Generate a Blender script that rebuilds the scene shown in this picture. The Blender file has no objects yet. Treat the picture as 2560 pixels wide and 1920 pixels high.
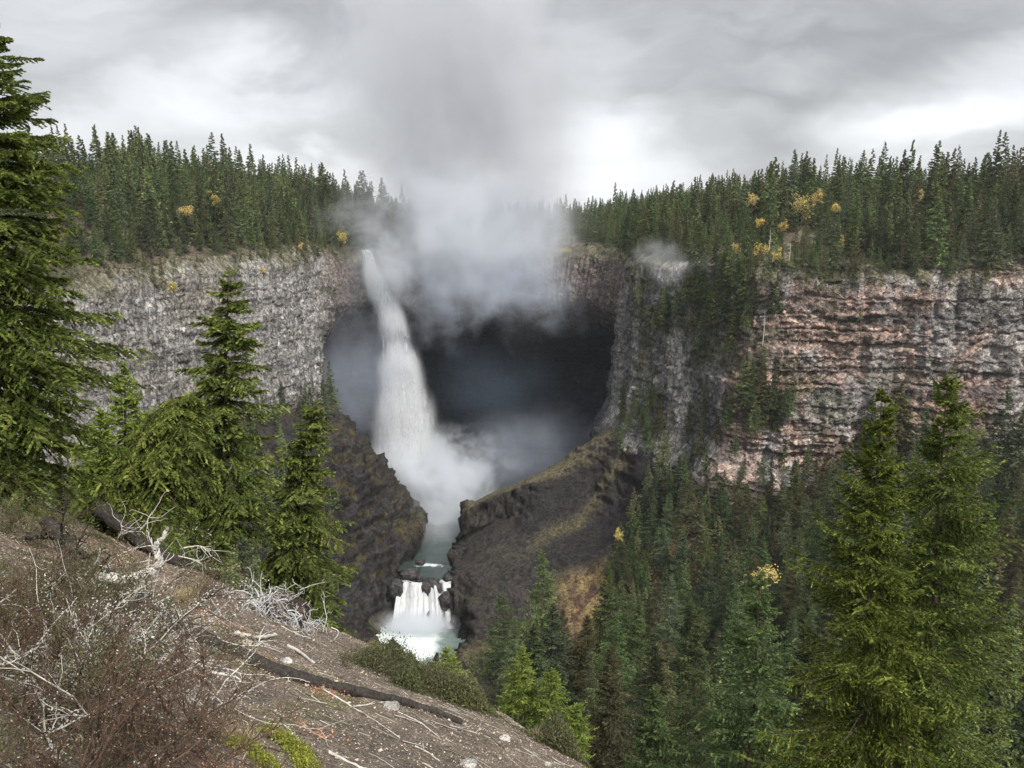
import bpy, math, random
import numpy as np
from mathutils import Vector, Matrix
random.seed(7)
rng = np.random.default_rng(11)
sc = bpy.context.scene
C = sc.collection
# ------------------------------------------------------------------ camera
PITCH = math.radians(13.0)
F = 804.0
cam_d = bpy.data.cameras.new("camera"); cam = bpy.data.objects.new("camera", cam_d); C.objects.link(cam)
cam_d.sensor_width = 36; cam_d.lens = 36 * F / 1024; cam_d.clip_start = 0.1; cam_d.clip_end = 6000
cam.location = (0, 0, 0); cam.rotation_euler = (math.pi / 2 - PITCH, 0, 0)
sc.camera = cam
cp, sp = math.cos(PITCH), math.sin(PITCH)
def at(px, py, Y):
    """the point of the place seen at pixel px,py of the 1024x768 photo, Y metres ahead"""
    d = (px - 512) / F; u = (384 - py) / F
    yy = cp + u * sp; zz = -sp + u * cp
    t = Y / yy
    return np.array([d * t, Y, zz * t])
def proj(p):
    p = np.asarray(p, float)
    x, y, z = p[..., 0], p[..., 1], p[..., 2]
    f = y * cp - z * sp; u = y * sp + z * cp
    f = np.where(f < .1, .1, f)
    return 512 + F * x / f, 384 - F * u / f
# ------------------------------------------------------------------ world, sun, exposure
SUN_EL, SUN_AZ = math.radians(48), math.radians(35)     # behind the viewer and to the right, veiled by cloud
sc.view_settings.view_transform = 'Standard'; sc.view_settings.look = 'None'
sc.view_settings.exposure = 0.78; sc.view_settings.gamma = 1
W = bpy.data.worlds.new("World"); sc.world = W; W.use_nodes = True
nt = W.node_tree; N = nt.nodes; L = nt.links; N.clear()
wout = N.new('ShaderNodeOutputWorld'); bg = N.new('ShaderNodeBackground'); bg.inputs[1].default_value = 0.1
sky = N.new('ShaderNodeTexSky'); sky.sky_type = 'NISHITA'; sky.sun_disc = False
sky.sun_elevation = SUN_EL; sky.sun_rotation = math.pi - SUN_AZ
tc = N.new('ShaderNodeTexCoord')
def vmath(nt, op, a, b=None, c=None):
    n = nt.nodes.new('ShaderNodeVectorMath'); n.operation = op
    for i, v in enumerate((a, b, c)):
        if v is None: continue
        if hasattr(v, 'is_linked'): nt.links.new(v, n.inputs[i])
        elif isinstance(v, (int, float)): n.inputs['Scale'].default_value = v
        else: n.inputs[i].default_value = v
    return n.outputs['Value'] if op in ('LENGTH', 'DOT_PRODUCT', 'DISTANCE') else n.outputs[0]
def fmath(nt, op, a, b=None, c=None, clamp=False):
    n = nt.nodes.new('ShaderNodeMath'); n.operation = op; n.use_clamp = clamp
    for i, v in enumerate((a, b, c)):
        if v is None: continue
        if hasattr(v, 'is_linked'): nt.links.new(v, n.inputs[i])
        else: n.inputs[i].default_value = v
    return n.outputs[0]
def noise(nt, vec, scale, detail=4, rough=.5, dist=0, out=0):
    n = nt.nodes.new('ShaderNodeTexNoise'); n.inputs['Scale'].default_value = scale
    n.inputs['Detail'].default_value = detail; n.inputs['Roughness'].default_value = rough; n.inputs['Distortion'].default_value = dist
    if vec is not None: nt.links.new(vec, n.inputs['Vector'])
    return n.outputs[out]
def ramp(nt, fac, stops, interp='LINEAR'):
    n = nt.nodes.new('ShaderNodeValToRGB'); cr = n.color_ramp; cr.interpolation = interp
    while len(cr.elements) > len(stops): cr.elements.remove(cr.elements[-1])
    while len(cr.elements) < len(stops): cr.elements.new(.5)
    for e, (p, c) in zip(cr.elements, stops):
        e.position = p; e.color = (c, c, c, 1) if isinstance(c, (int, float)) else (*c, 1)
    nt.links.new(fac, n.inputs[0]); return n.outputs[0]
def mixc(nt, fac, a, b, mode='MIX'):
    n = nt.nodes.new('ShaderNodeMix'); n.data_type = 'RGBA'; n.blend_type = mode
    for s, v in ((n.inputs[0], fac), (n.inputs[6], a), (n.inputs[7], b)):
        if hasattr(v, 'is_linked'): nt.links.new(v, s)
        elif isinstance(v, (int, float)): s.default_value = v
        else: s.default_value = (*v, 1)
    return n.outputs[2]
def maprange(nt, v, a, b, c=0., d=1., smooth=True):
    n = nt.nodes.new('ShaderNodeMapRange'); n.interpolation_type = 'SMOOTHSTEP' if smooth else 'LINEAR'
    nt.links.new(v, n.inputs[0])
    for i, x in enumerate((a, b, c, d)): n.inputs[i + 1].default_value = x
    return n.outputs[0]
# cloud deck: brightness of the overcast by direction, warped by noise
gen = tc.outputs['Generated']
warp = noise(nt, vmath(nt, 'MULTIPLY', gen, (1, 1, 2.2)), 3.2, 5, .55, .3, 1)
wd = vmath(nt, 'ADD', gen, vmath(nt, 'SCALE', vmath(nt, 'SUBTRACT', warp, (.5, .5, .5)), .26))
base = noise(nt, vmath(nt, 'MULTIPLY', wd, (1.2, 1.2, 3.4)), 2.4, 5, .52, .15)
val = maprange(nt, base, .3, .72, 2.65, 4.5)
def blob(val, px, py, rx, amp, ry=None):
    c = at(px, py, 1.0); c = c / np.linalg.norm(c)
    ry = ry or rx
    dv = vmath(nt, 'SUBTRACT', wd, tuple(c))
    q = vmath(nt, 'LENGTH', vmath(nt, 'MULTIPLY', dv, (1 / rx, 1 / rx, 1 / ry)))
    g = maprange(nt, q, 0, 1, amp, 0)
    return fmath(nt, 'ADD', val, g)
BLOBS = [(590, 132, .12, 2.9, .07), (600, 190, .24, 2.2, .08), (215, 100, .16, 1.8, .07), (340, 172, .16, 2.6, .05), (1010, 90, .13, 2.4, .08), (960, 140, .2, 2.0, .06),
         (60, 10, .18, 1.1, .1), (300, 30, .22, -1.0, .09), (480, 40, .2, -1.2, .12), (860, 95, .2, -1.0, .05), (840, 30, .25, -.5, .06), (60, 140, .2, .9, .08)]
for b in BLOBS: val = blob(val, b[0], b[1], b[2], b[3], b[4])
# an overcast sky is brightest overhead, outside the picture
sepg = N.new('ShaderNodeSeparateXYZ'); L.new(gen, sepg.inputs[0])
zen = maprange(nt, sepg.outputs['Z'], .24, .9, 1.0, 2.6); back = maprange(nt, sepg.outputs['Y'], .2, -.8, 1.0, 1.5)
val = fmath(nt, 'MULTIPLY', fmath(nt, 'MULTIPLY', val, zen), back)
grey = N.new('ShaderNodeCombineColor')
L.new(fmath(nt, 'MULTIPLY', val, .965), grey.inputs[0]); L.new(fmath(nt, 'MULTIPLY', val, .985), grey.inputs[1]); L.new(fmath(nt, 'MULTIPLY', val, 1.02), grey.inputs[2])
mx = mixc(nt, .965, sky.outputs[0], grey.outputs[0]); L.new(mx, bg.inputs[0]); L.new(bg.outputs[0], wout.inputs[0])
sun_d = bpy.data.lights.new("sun", 'SUN'); sun = bpy.data.objects.new("sun", sun_d); C.objects.link(sun)
sun_d.energy = 2.9; sun_d.angle = math.radians(10); sun_d.color = (1, .95, .87)
sdir = Vector((math.sin(SUN_AZ) * math.cos(SUN_EL), -math.cos(SUN_AZ) * math.cos(SUN_EL), math.sin(SUN_EL)))
sun.rotation_euler = sdir.to_track_quat('Z', 'Y').to_euler()
cy = sc.cycles
cy.use_denoising = True; cy.use_adaptive_sampling = True; cy.adaptive_threshold = .02
cy.max_bounces = 6; cy.diffuse_bounces = 3; cy.glossy_bounces = 2; cy.transmission_bounces = 3; cy.transparent_max_bounces = 10
cy.volume_bounces = 8; cy.volume_step_rate = .6; cy.volume_max_steps = 160; cy.sample_clamp_indirect = 4
sc.render.use_persistent_data = False
# ------------------------------------------------------------------ numpy noise
def _hash(ix, iy, iz, seed):
    h = (ix.astype(np.uint32) * np.uint32(374761393)) ^ (iy.astype(np.uint32) * np.uint32(668265263)) ^ (iz.astype(np.uint32) * np.uint32(2147483647 - 58)) ^ np.uint32((seed * 974711 + 12345) & 0xffffffff)
    h = (h ^ (h >> np.uint32(13))) * np.uint32(1274126177)
    h = (h ^ (h >> np.uint32(16))) * np.uint32(2246822519)
    h ^= h >> np.uint32(15)
    return h.astype(np.float64) / 4294967295.0
def vnoise(x, y, z=0.0, seed=0):
    x, y, z = np.broadcast_arrays(np.asarray(x, float), np.asarray(y, float), np.asarray(z, float))
    x0, y0, z0 = np.floor(x), np.floor(y), np.floor(z)
    fx, fy, fz = x - x0, y - y0, z - z0
    fx, fy, fz = (f * f * f * (f * (f * 6 - 15) + 10) for f in (fx, fy, fz))
    ix, iy, iz = (a.astype(np.int64) & 0xffffffff for a in (x0, y0, z0))
    r = 0
    for dx in (0, 1):
        for dy in (0, 1):
            for dz in (0, 1):
                w = (fx if dx else 1 - fx) * (fy if dy else 1 - fy) * (fz if dz else 1 - fz)
                r = r + w * _hash((ix + dx) & 0xffffffff, (iy + dy) & 0xffffffff, (iz + dz) & 0xffffffff, seed)
    return r * 2 - 1
def fbm(x, y, z=0.0, o=4, seed=0, g=.5):
    r = 0; a = 1; s = 0; f = 1.
    for i in range(o):
        r = r + a * vnoise(np.asarray(x) * f, np.asarray(y) * f, np.asarray(z) * f, seed + i * 7); s += a; a *= g; f *= 2.03
    return r / s
def ridged(x, y, z=0.0, o=4, seed=0):
    r = 0; a = 1; s = 0; f = 1.
    for i in range(o):
        r = r + a * (1 - 2 * np.abs(vnoise(np.asarray(x) * f, np.asarray(y) * f, np.asarray(z) * f, seed + i * 7))); s += a; a *= .5; f *= 2.1
    return r / s
def sst(a, b, x):
    t = np.clip((x - a) / (b - a), 0, 1); return t * t * (3 - 2 * t)
# ------------------------------------------------------------------ mesh helpers
def mesh_np(name, v, f, nper, mat=None, attrs=None, smooth=False, uv=None):
    """v (n,3), f (m,nper) -> mesh"""
    me = bpy.data.meshes.new(name)
    v = np.ascontiguousarray(v, np.float32); f = np.ascontiguousarray(f, np.int32)
    me.vertices.add(len(v)); me.vertices.foreach_set('co', v.ravel())
    me.loops.add(f.size); me.loops.foreach_set('vertex_index', f.ravel())
    me.polygons.add(len(f)); me.polygons.foreach_set('loop_start', np.arange(0, f.size, nper, dtype=np.int32))
    if smooth: me.polygons.foreach_set('use_smooth', np.ones(len(f), bool))
    me.update(calc_edges=True)
    for k, (dom, typ, arr) in (attrs or {}).items():
        a = me.attributes.new(k, typ, dom)
        if typ == 'FLOAT_COLOR':
            arr = np.concatenate([arr, np.ones((len(arr), 1))], 1) if arr.shape[1] == 3 else arr
            a.data.foreach_set('color', np.ascontiguousarray(arr, np.float32).ravel())
        elif typ == 'FLOAT_VECTOR': a.data.foreach_set('vector', np.ascontiguousarray(arr, np.float32).ravel())
        else: a.data.foreach_set('value', np.ascontiguousarray(arr, np.float32).ravel())
    if mat: me.materials.append(mat)
    return me
def link(name, me, parent=None, loc=(0, 0, 0), rz=0, scale=None):
    o = bpy.data.objects.new(name, me); C.objects.link(o); o.location = loc; o.rotation_euler = (0, 0, rz)
    if scale: o.scale = scale
    if parent: o.parent = parent
    return o
def tag(o, label=None, cat=None, group=None, kind=None):
    if label: o['label'] = label
    if cat: o['category'] = cat
    if group: o['group'] = group
    if kind: o['kind'] = kind
    return o
def empty(name, loc=(0, 0, 0), rz=0, label=None, cat=None, group=None, scale=None):
    o = bpy.data.objects.new(name, None); C.objects.link(o); o.location = loc; o.rotation_euler = (0, 0, rz)
    o.empty_display_size = .3
    if scale: o.scale = scale
    return tag(o, label, cat, group)
def grid_faces(nu, nv):
    i = np.arange(nu - 1)[:, None] * nv + np.arange(nv - 1)[None]
    i = i.ravel(); return np.stack([i, i + nv, i + nv + 1, i + 1], 1)
def tubes(paths, sides=5):
    """paths: list of (pts (k,3), radii (k)) -> verts, quad faces of tapered tubes"""
    V, Fc, o = [], [], 0
    ang = np.linspace(0, 2 * np.pi, sides, endpoint=False); ca, sa = np.cos(ang), np.sin(ang)
    for P, R in paths:
        P = np.asarray(P, float); R = np.asarray(R, float); k = len(P)
        T = np.gradient(P, axis=0); T /= np.linalg.norm(T, axis=1)[:, None] + 1e-9
        ref = np.array([0, 0, 1.]) if abs(T[:, 2]).mean() < .8 else np.array([1., 0, 0])
        A = np.cross(T, ref); A /= np.linalg.norm(A, axis=1)[:, None] + 1e-9
        B = np.cross(T, A)
        ring = P[:, None] + R[:, None, None] * (A[:, None] * ca[None, :, None] + B[:, None] * sa[None, :, None])
        V.append(ring.reshape(-1, 3))
        i = np.arange(k - 1)[:, None] * sides + o; j = np.arange(sides)[None]; j2 = (j + 1) % sides
        Fc.append(np.stack([i + j, i + j2, i + sides + j2, i + sides + j], -1).reshape(-1, 4))
        o += k * sides
    return np.concatenate(V), np.concatenate(Fc)
# ------------------------------------------------------------------ materials
def newmat(name):
    m = bpy.data.materials.new(name); m.use_nodes = True; m.node_tree.nodes.clear()
    o = m.node_tree.nodes.new('ShaderNodeOutputMaterial'); return m, m.node_tree, o
def principled(nt, o, col, rough=.8, spec=.3, normal=None, alpha=None):
    p = nt.nodes.new('ShaderNodeBsdfPrincipled')
    for s, v in (('Base Color', col), ('Roughness', rough), ('Specular IOR Level', spec), ('Normal', normal), ('Alpha', alpha)):
        if v is None: continue
        if hasattr(v, 'is_linked'): nt.links.new(v, p.inputs[s])
        elif isinstance(v, (int, float)): p.inputs[s].default_value = v
        else: p.inputs[s].default_value = (*v, 1)
    nt.links.new(p.outputs[0], o.inputs[0]); return p
def bump(nt, h, strength=.5, dist=1.):
    n = nt.nodes.new('ShaderNodeBump'); n.inputs['Strength'].default_value = strength; n.inputs['Distance'].default_value = dist
    nt.links.new(h, n.inputs['Height']); return n.outputs[0]
def attr(nt, name, out='Color'):
    n = nt.nodes.new('ShaderNodeAttribute'); n.attribute_name = name; return n.outputs[out]
def pos(nt):
    return nt.nodes.new('ShaderNodeNewGeometry').outputs['Position']
def rock_mat(name, s1=.55, s2=1.8, st=.7, bd=1.0, lo=.45, hi=1.5, rough=.9):
    m, nt, o = newmat(name); p = pos(nt); c = attr(nt, 'col')
    n1 = noise(nt, p, s1, 6, .65); n2 = noise(nt, vmath(nt, 'MULTIPLY', p, (1, 1, .45)), s2, 5, .7)
    k = fmath(nt, 'MULTIPLY', maprange(nt, n1, .3, .7, lo, hi), maprange(nt, n2, .3, .7, .6, 1.4))
    g = nt.nodes.new('ShaderNodeCombineColor')
    for i in range(3): nt.links.new(k, g.inputs[i])
    col = mixc(nt, 1., c, g.outputs[0], 'MULTIPLY')
    h = fmath(nt, 'ADD', n1, fmath(nt, 'MULTIPLY', n2, .5))
    principled(nt, o, col, rough, .2, bump(nt, h, st, bd)); return m
def cliff_mat():
    m, nt, o = newmat('basalt'); p = pos(nt); c = attr(nt, 'col'); sz = attr(nt, 'sz', 'Vector'); red = attr(nt, 'red', 'Fac')
    wv = vmath(nt, 'SCALE', vmath(nt, 'SUBTRACT', noise(nt, p, .35, 4, .6, 0, 1), (.5, .5, .5)), 3.0); q = vmath(nt, 'ADD', sz, wv)
    def cells(st):
        v = nt.nodes.new('ShaderNodeTexVoronoi'); v.feature = 'DISTANCE_TO_EDGE'; v.inputs['Scale'].default_value = 1; nt.links.new(vmath(nt, 'MULTIPLY', q, st), v.inputs['Vector'])
        v2 = nt.nodes.new('ShaderNodeTexVoronoi'); v2.inputs['Scale'].default_value = 1; nt.links.new(vmath(nt, 'MULTIPLY', q, st), v2.inputs['Vector'])
        sp = nt.nodes.new('ShaderNodeSeparateColor'); nt.links.new(v2.outputs['Color'], sp.inputs[0]); return v.outputs['Distance'], sp.outputs[0]
    e1, r1 = cells((.55, .16, 1)); e2, r2 = cells((.26, .62, 1)); e3, r3 = cells((1.1, .9, 1))
    def mixf(f, a, b):
        n = nt.nodes.new('ShaderNodeMix'); nt.links.new(f, n.inputs[0]); nt.links.new(a, n.inputs[2]); nt.links.new(b, n.inputs[3]); return n.outputs[0]
    e, r = mixf(red, e1, e2), mixf(red, r1, r2)
    n1 = noise(nt, p, .8, 6, .7); n2 = noise(nt, vmath(nt, 'MULTIPLY', sz, (2.2, .5, 1)), 1., 4, .7)
    k = fmath(nt, 'MULTIPLY', maprange(nt, e, .0, .09, .52, 1.), maprange(nt, r, 0, 1, .74, 1.26, False))
    k = fmath(nt, 'MULTIPLY', k, fmath(nt, 'MULTIPLY', maprange(nt, r3, 0, 1, .78, 1.24, False), maprange(nt, e3, 0, .08, .6, 1.)))
    k = fmath(nt, 'MULTIPLY', k, fmath(nt, 'MULTIPLY', maprange(nt, n1, .3, .7, .74, 1.26), maprange(nt, n2, .3, .7, .78, 1.22)))
    g = nt.nodes.new('ShaderNodeCombineColor')
    for i in range(3): nt.links.new(k, g.inputs[i])
    h = fmath(nt, 'ADD', fmath(nt, 'ADD', maprange(nt, e, 0, .15), r), fmath(nt, 'ADD', fmath(nt, 'MULTIPLY', r3, .5), n1))
    principled(nt, o, mixc(nt, 1., c, g.outputs[0], 'MULTIPLY'), .9, .2, bump(nt, h, .7, .8)); return m
M_cliff = cliff_mat()
M_terr = rock_mat('gorge_ground', .8, 3.0, .9, .8, .35, 1.7)
M_rock = rock_mat('wet_boulder', .6, 2.2, .7, .5, rough=.5)
def leaf_mat(name, c0, c1, c2, rnd=.5, trans=.35):
    """foliage: per leaf tint attribute mixes three greens, each tree varies by its own random value"""
    m, nt, o = newmat(name); t = attr(nt, 'tint', 'Fac')
    oi = nt.nodes.new('ShaderNodeObjectInfo')
    col = ramp(nt, t, [(0, c0), (.5, c1), (1, c2)])
    hs = nt.nodes.new('ShaderNodeHueSaturation')
    nt.links.new(maprange(nt, oi.outputs['Random'], 0, 1, .5 - .03 * rnd, .5 + .035 * rnd, False), hs.inputs['Hue'])
    r2 = fmath(nt, 'FRACT', fmath(nt, 'MULTIPLY', oi.outputs['Random'], 17.3))
    nt.links.new(maprange(nt, r2, 0, 1, 1 - .45 * rnd, 1 + .6 * rnd, False), hs.inputs['Value'])
    r3 = fmath(nt, 'FRACT', fmath(nt, 'MULTIPLY', oi.outputs['Random'], 53.7))
    nt.links.new(maprange(nt, r3, 0, 1, 1 - .3 * rnd, 1 + .1 * rnd, False), hs.inputs['Saturation'])
    nt.links.new(col, hs.inputs['Color'])
    d = nt.nodes.new('ShaderNodeBsdfDiffuse'); tr = nt.nodes.new('ShaderNodeBsdfTranslucent'); mx = nt.nodes.new('ShaderNodeMixShader')
    mx.inputs[0].default_value = trans
    nt.links.new(hs.outputs[0], d.inputs[0]); nt.links.new(hs.outputs[0], tr.inputs[0])
    nt.links.new(d.outputs[0], mx.inputs[1]); nt.links.new(tr.outputs[0], mx.inputs[2]); nt.links.new(mx.outputs[0], o.inputs[0])
    return m
M_fir = leaf_mat('fir_needles', (.034, .046, .012), (.120, .150, .034), (.34, .39, .09), .25)
M_young = leaf_mat('young_fir_needles', (.08, .11, .022), (.20, .26, .05), (.42, .48, .12), .2)
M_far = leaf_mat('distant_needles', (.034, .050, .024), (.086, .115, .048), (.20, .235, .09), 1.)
M_brown = leaf_mat('brownish_needles', (.045, .048, .024), (.10, .10, .048), (.19, .17, .085), .6)
M_yellow = leaf_mat('autumn_leaves', (.28, .20, .05), (.52, .40, .12), (.72, .60, .26), .35)
M_junip = leaf_mat('juniper_leaves', (.038, .044, .022), (.095, .10, .05), (.20, .20, .10), .3)
M_moss = leaf_mat('moss', (.08, .10, .02), (.22, .25, .04), (.42, .42, .08), .2)
def bark_mat(name, a, b, s=8, st=.6):
    m, nt, o = newmat(name); p = pos(nt)
    n1 = noise(nt, p, s, 6, .7)
    principled(nt, o, ramp(nt, n1, [(.3, a), (.7, b)]), .9, .15, bump(nt, n1, st, .05)); return m
M_bark = bark_mat('bark', (.035, .026, .02), (.13, .10, .075), 6)
M_grey = bark_mat('bleached_wood', (.25, .23, .20), (.66, .63, .58), 9)
M_silver = bark_mat('silver_root_wood', (.22, .22, .22), (.58, .58, .57), 12)
M_twig = bark_mat('brown_twigs', (.035, .024, .018), (.14, .09, .065), 11)
M_lich = leaf_mat('lichen', (.20, .22, .19), (.40, .42, .37), (.60, .61, .56), .1, .1)
M_red = leaf_mat('red_leaves', (.45, .10, .04), (.75, .22, .08), (.85, .40, .12), .2)
M_straw = leaf_mat('dry_grass', (.30, .24, .12), (.55, .46, .26), (.75, .67, .42), .1)
# ------------------------------------------------------------------ the viewer's hillside
def slope_h(x, y):
    x = np.asarray(x, float); y = np.asarray(y, float)
    e = np.interp(x, [-60, -14.6, -7, -3.7, -.3, 2.1, 8, 15, 40], [30, 22.5, 20.3, 19.3, 17.3, 13.9, 5, -3, -30])
    q = (y - e) * np.where(x > -1, .8, 1.)
    sp_ = np.log1p(np.exp(np.clip(q / .8, -30, 30))) * .8
    h = -2.5 - .45 * x - .55 * y - .8 * sp_
    h = h + .28 * fbm(x * .22, y * .22, 0, 4, 3) + .07 * fbm(x * 1.3, y * 1.3, 0, 4, 4)
    return h
# ------------------------------------------------------------------ gorge floor
CP = np.array([
 (-48, 440, -176), (-46, 400, -176), (-42, 372, -176), (-46, 345, -200), (-46, 320, -200), (-62, 290, -201), (-100, 240, -206), (-140, 160, -212), (-160, 60, -215),
 (-64, 392, -152), (-74, 410, -135), (-85, 392, -124), (-100, 425, -112), (-112, 400, -106), (-132, 365, -105), (-160, 325, -110), (-182, 260, -112), (-230, 200, -110),
 (-80, 366, -150), (-70, 342, -184), (-92, 330, -168), (-115, 300, -155), (-150, 230, -150), (-200, 140, -140), (-200, 40, -120),
 (-66, 450, -176), (-84, 452, -172), (-70, 500, -172),
 (-20, 402, -157), (10, 400, -143), (51, 400, -121), (66, 418, -113), (0, 440, -176), (20, 480, -172), (50, 500, -168), (55, 460, -150), (-10, 520, -172),
 (23, 350, -166), (-18, 342, -178), (-24, 352, -174), (60, 352, -146), (43, 372, -153), (88, 362, -119), (107, 345, -121), (208, 325, -114), (300, 315, -110), (380, 300, -105),
 (150, 250, -128), (100, 260, -146), (60, 290, -166), (22, 300, -186), (-14, 305, -196), (60, 200, -156), (100, 150, -138), (160, 150, -118), (0, 252, -172),
 (30, 205, -154), (250, 200, -100), (0, 150, -152), (100, 100, -118), (-25, 230, -180), (-60, 225, -198), (-30, 150, -170), (-60, 80, -140), (0, 60, -90), (60, 60, -100),
 (140, 60, -95), (300, 100, -80), (250, 0, -60), (-80, -20, -120), (60, 0, -60)], float)
def _tps(r2): return np.where(r2 > 0, r2 * np.log(r2 + 1e-9), 0)
_xy = CP[:, :2] / 100
_d = ((_xy[:, None] - _xy[None]) ** 2).sum(-1)
_K = _tps(_d) + np.eye(len(CP)) * .004
_Pm = np.concatenate([np.ones((len(CP), 1)), _xy], 1)
_A = np.block([[_K, _Pm], [_Pm.T, np.zeros((3, 3))]])
_w = np.linalg.solve(_A, np.concatenate([CP[:, 2], np.zeros(3)]))
def tps(x, y):
    q = np.stack([x.ravel(), y.ravel()], 1) / 100
    r = np.zeros(len(q))
    for i in range(len(CP)): r += _w[i] * _tps(((q - _xy[i]) ** 2).sum(1))
    return (r + _w[len(CP)] + q @ _w[-2:]).reshape(x.shape)
def river_x(y): return np.interp(y, [348, 372, 400, 420, 445, 470], [-41.5, -42, -37, -36, -34, -25])
def river_hw(y): return np.interp(y, [355, 372, 400, 420, 432, 450, 470], [13, 11, 12, 14, 20, 34, 40])
def gorge_base(x, y):
    x = np.asarray(x, float); y = np.asarray(y, float)
    h = tps(x, y)
    # upper channel cut with steep walls, jittered so the banks read as broken rock
    j = 2.5 * fbm(x * .12, y * .12, 0, 3, 21)
    dist = np.abs(x - river_x(y)) - river_hw(y) + j
    inr = sst(346, 349, y) * (1 - sst(470, 490, y))
    cut = (1 - sst(0, 3.2, dist)) * inr
    h = h * (1 - cut) + np.minimum(h, -184) * cut
    wob = 3 * fbm(x * .09, 7.7, 0, 3, 22)
    h = h - 12 * (1 - sst(389, 393.5, y + wob)) * sst(-30, -24, x) * (1 - sst(-4, 20, x)) * sst(345, 385, y)
    # ramp bench of the lower falls and the plunge pool below it
    el = np.sqrt(((x + 44) / 25) ** 2 + ((y - 329) / 21) ** 2) + j * .02
    pc = 1 - sst(.9, 1.08, el)
    h = h * (1 - pc) + np.minimum(h, -206) * pc
    return h
def gorge_h(x, y):
    h = gorge_base(x, y)
    far = sst(30, 60, np.asarray(y, float))
    s = slope_h(x, y) - 5
    return np.maximum(h, np.where(np.asarray(y) < 200, s, -999))
def rock_colour(nz, x, y, z, steep0=.55, steep1=.8):
    """bare dark basalt where steep, moss, dead grass and brown soil where it lies flatter"""
    st = 1 - sst(steep0, steep1, nz + .12 * fbm(x * .2, y * .2, z * .2, 3, 60))
    n = fbm(x * .05, y * .05, z * .05, 4, 61); n2 = fbm(x * .3, y * .3, z * .3, 4, 62)
    rock = np.array([.036, .033, .032])[None] * (1 + .7 * n2)[:, None] + np.array([.07, .048, .022])[None] * sst(.1, .5, n + .3 * n2)[:, None]
    soil = np.array([.062, .046, .036])[None] * (1 + .5 * n2)[:, None]
    g = sst(.0, .35, n + .35 * n2 + .05)[:, None]
    soil = soil * (1 - g) + np.array([.105, .092, .050])[None] * (1 + .4 * n2)[:, None] * g
    return np.clip(rock * st[:, None] + soil * (1 - st[:, None]), .004, 1)
def normals_grid(V, nu, nv):
    G = V.reshape(nu, nv, 3); a = np.gradient(G, axis=0); b = np.gradient(G, axis=1)
    n = np.cross(a, b); n /= np.linalg.norm(n, axis=2)[..., None] + 1e-9
    return n.reshape(-1, 3)
def terrain(name, xs, ys, hf, amp, mat, kind='structure', hole=None, colf=None):
    X, Y = np.meshgrid(xs, ys, indexing='ij'); Z = hf(X, Y)
    V = np.stack([X.ravel(), Y.ravel(), Z.ravel()], 1)
    n = normals_grid(V, len(xs), len(ys)); n *= np.sign(n[:, 2:3])
    x, y, z = V.T
    steep = 1 - sst(.5, .85, n[:, 2])
    a = amp * (.25 + steep)
    d = a * (2.2 * ridged(x * .07, y * .07, z * .10, 3, 31) + .9 * ridged(x * .25, y * .25, z * .4, 3, 32) - .8)
    zz = z + 2 * fbm(x * .05, y * .05, 0, 2, 33); bi = np.floor(zz / 3.6); blk = np.floor((x + y * .6) / 4 + 2 * vnoise(bi * 1.3, 0, 0, 34))
    d = d + amp * steep * ((_hash(bi.astype(np.int64) & 0xffffffff, blk.astype(np.int64) & 0xffffffff, bi.astype(np.int64) * 0, 3) - .5) * 2.2 + 1.3 * (zz / 3.6 - bi) + .5 * fbm(x * .7, y * .7, z * .9, 3, 35))
    V = V + n * d[:, None]
    n2 = normals_grid(V, len(xs), len(ys)); n2 *= np.sign(n2[:, 2:3])
    col = (colf or rock_colour)(n2[:, 2], *V.T)
    fcs = grid_faces(len(xs), len(ys))
    if hole is not None:
        c = V[fcs].mean(1); fcs = fcs[~hole(c)]
    me = mesh_np(name, V, fcs, 4, mat, {'col': ('POINT', 'FLOAT_COLOR', col)}, smooth=False)
    return tag(link(name, me), kind=kind)
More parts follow.
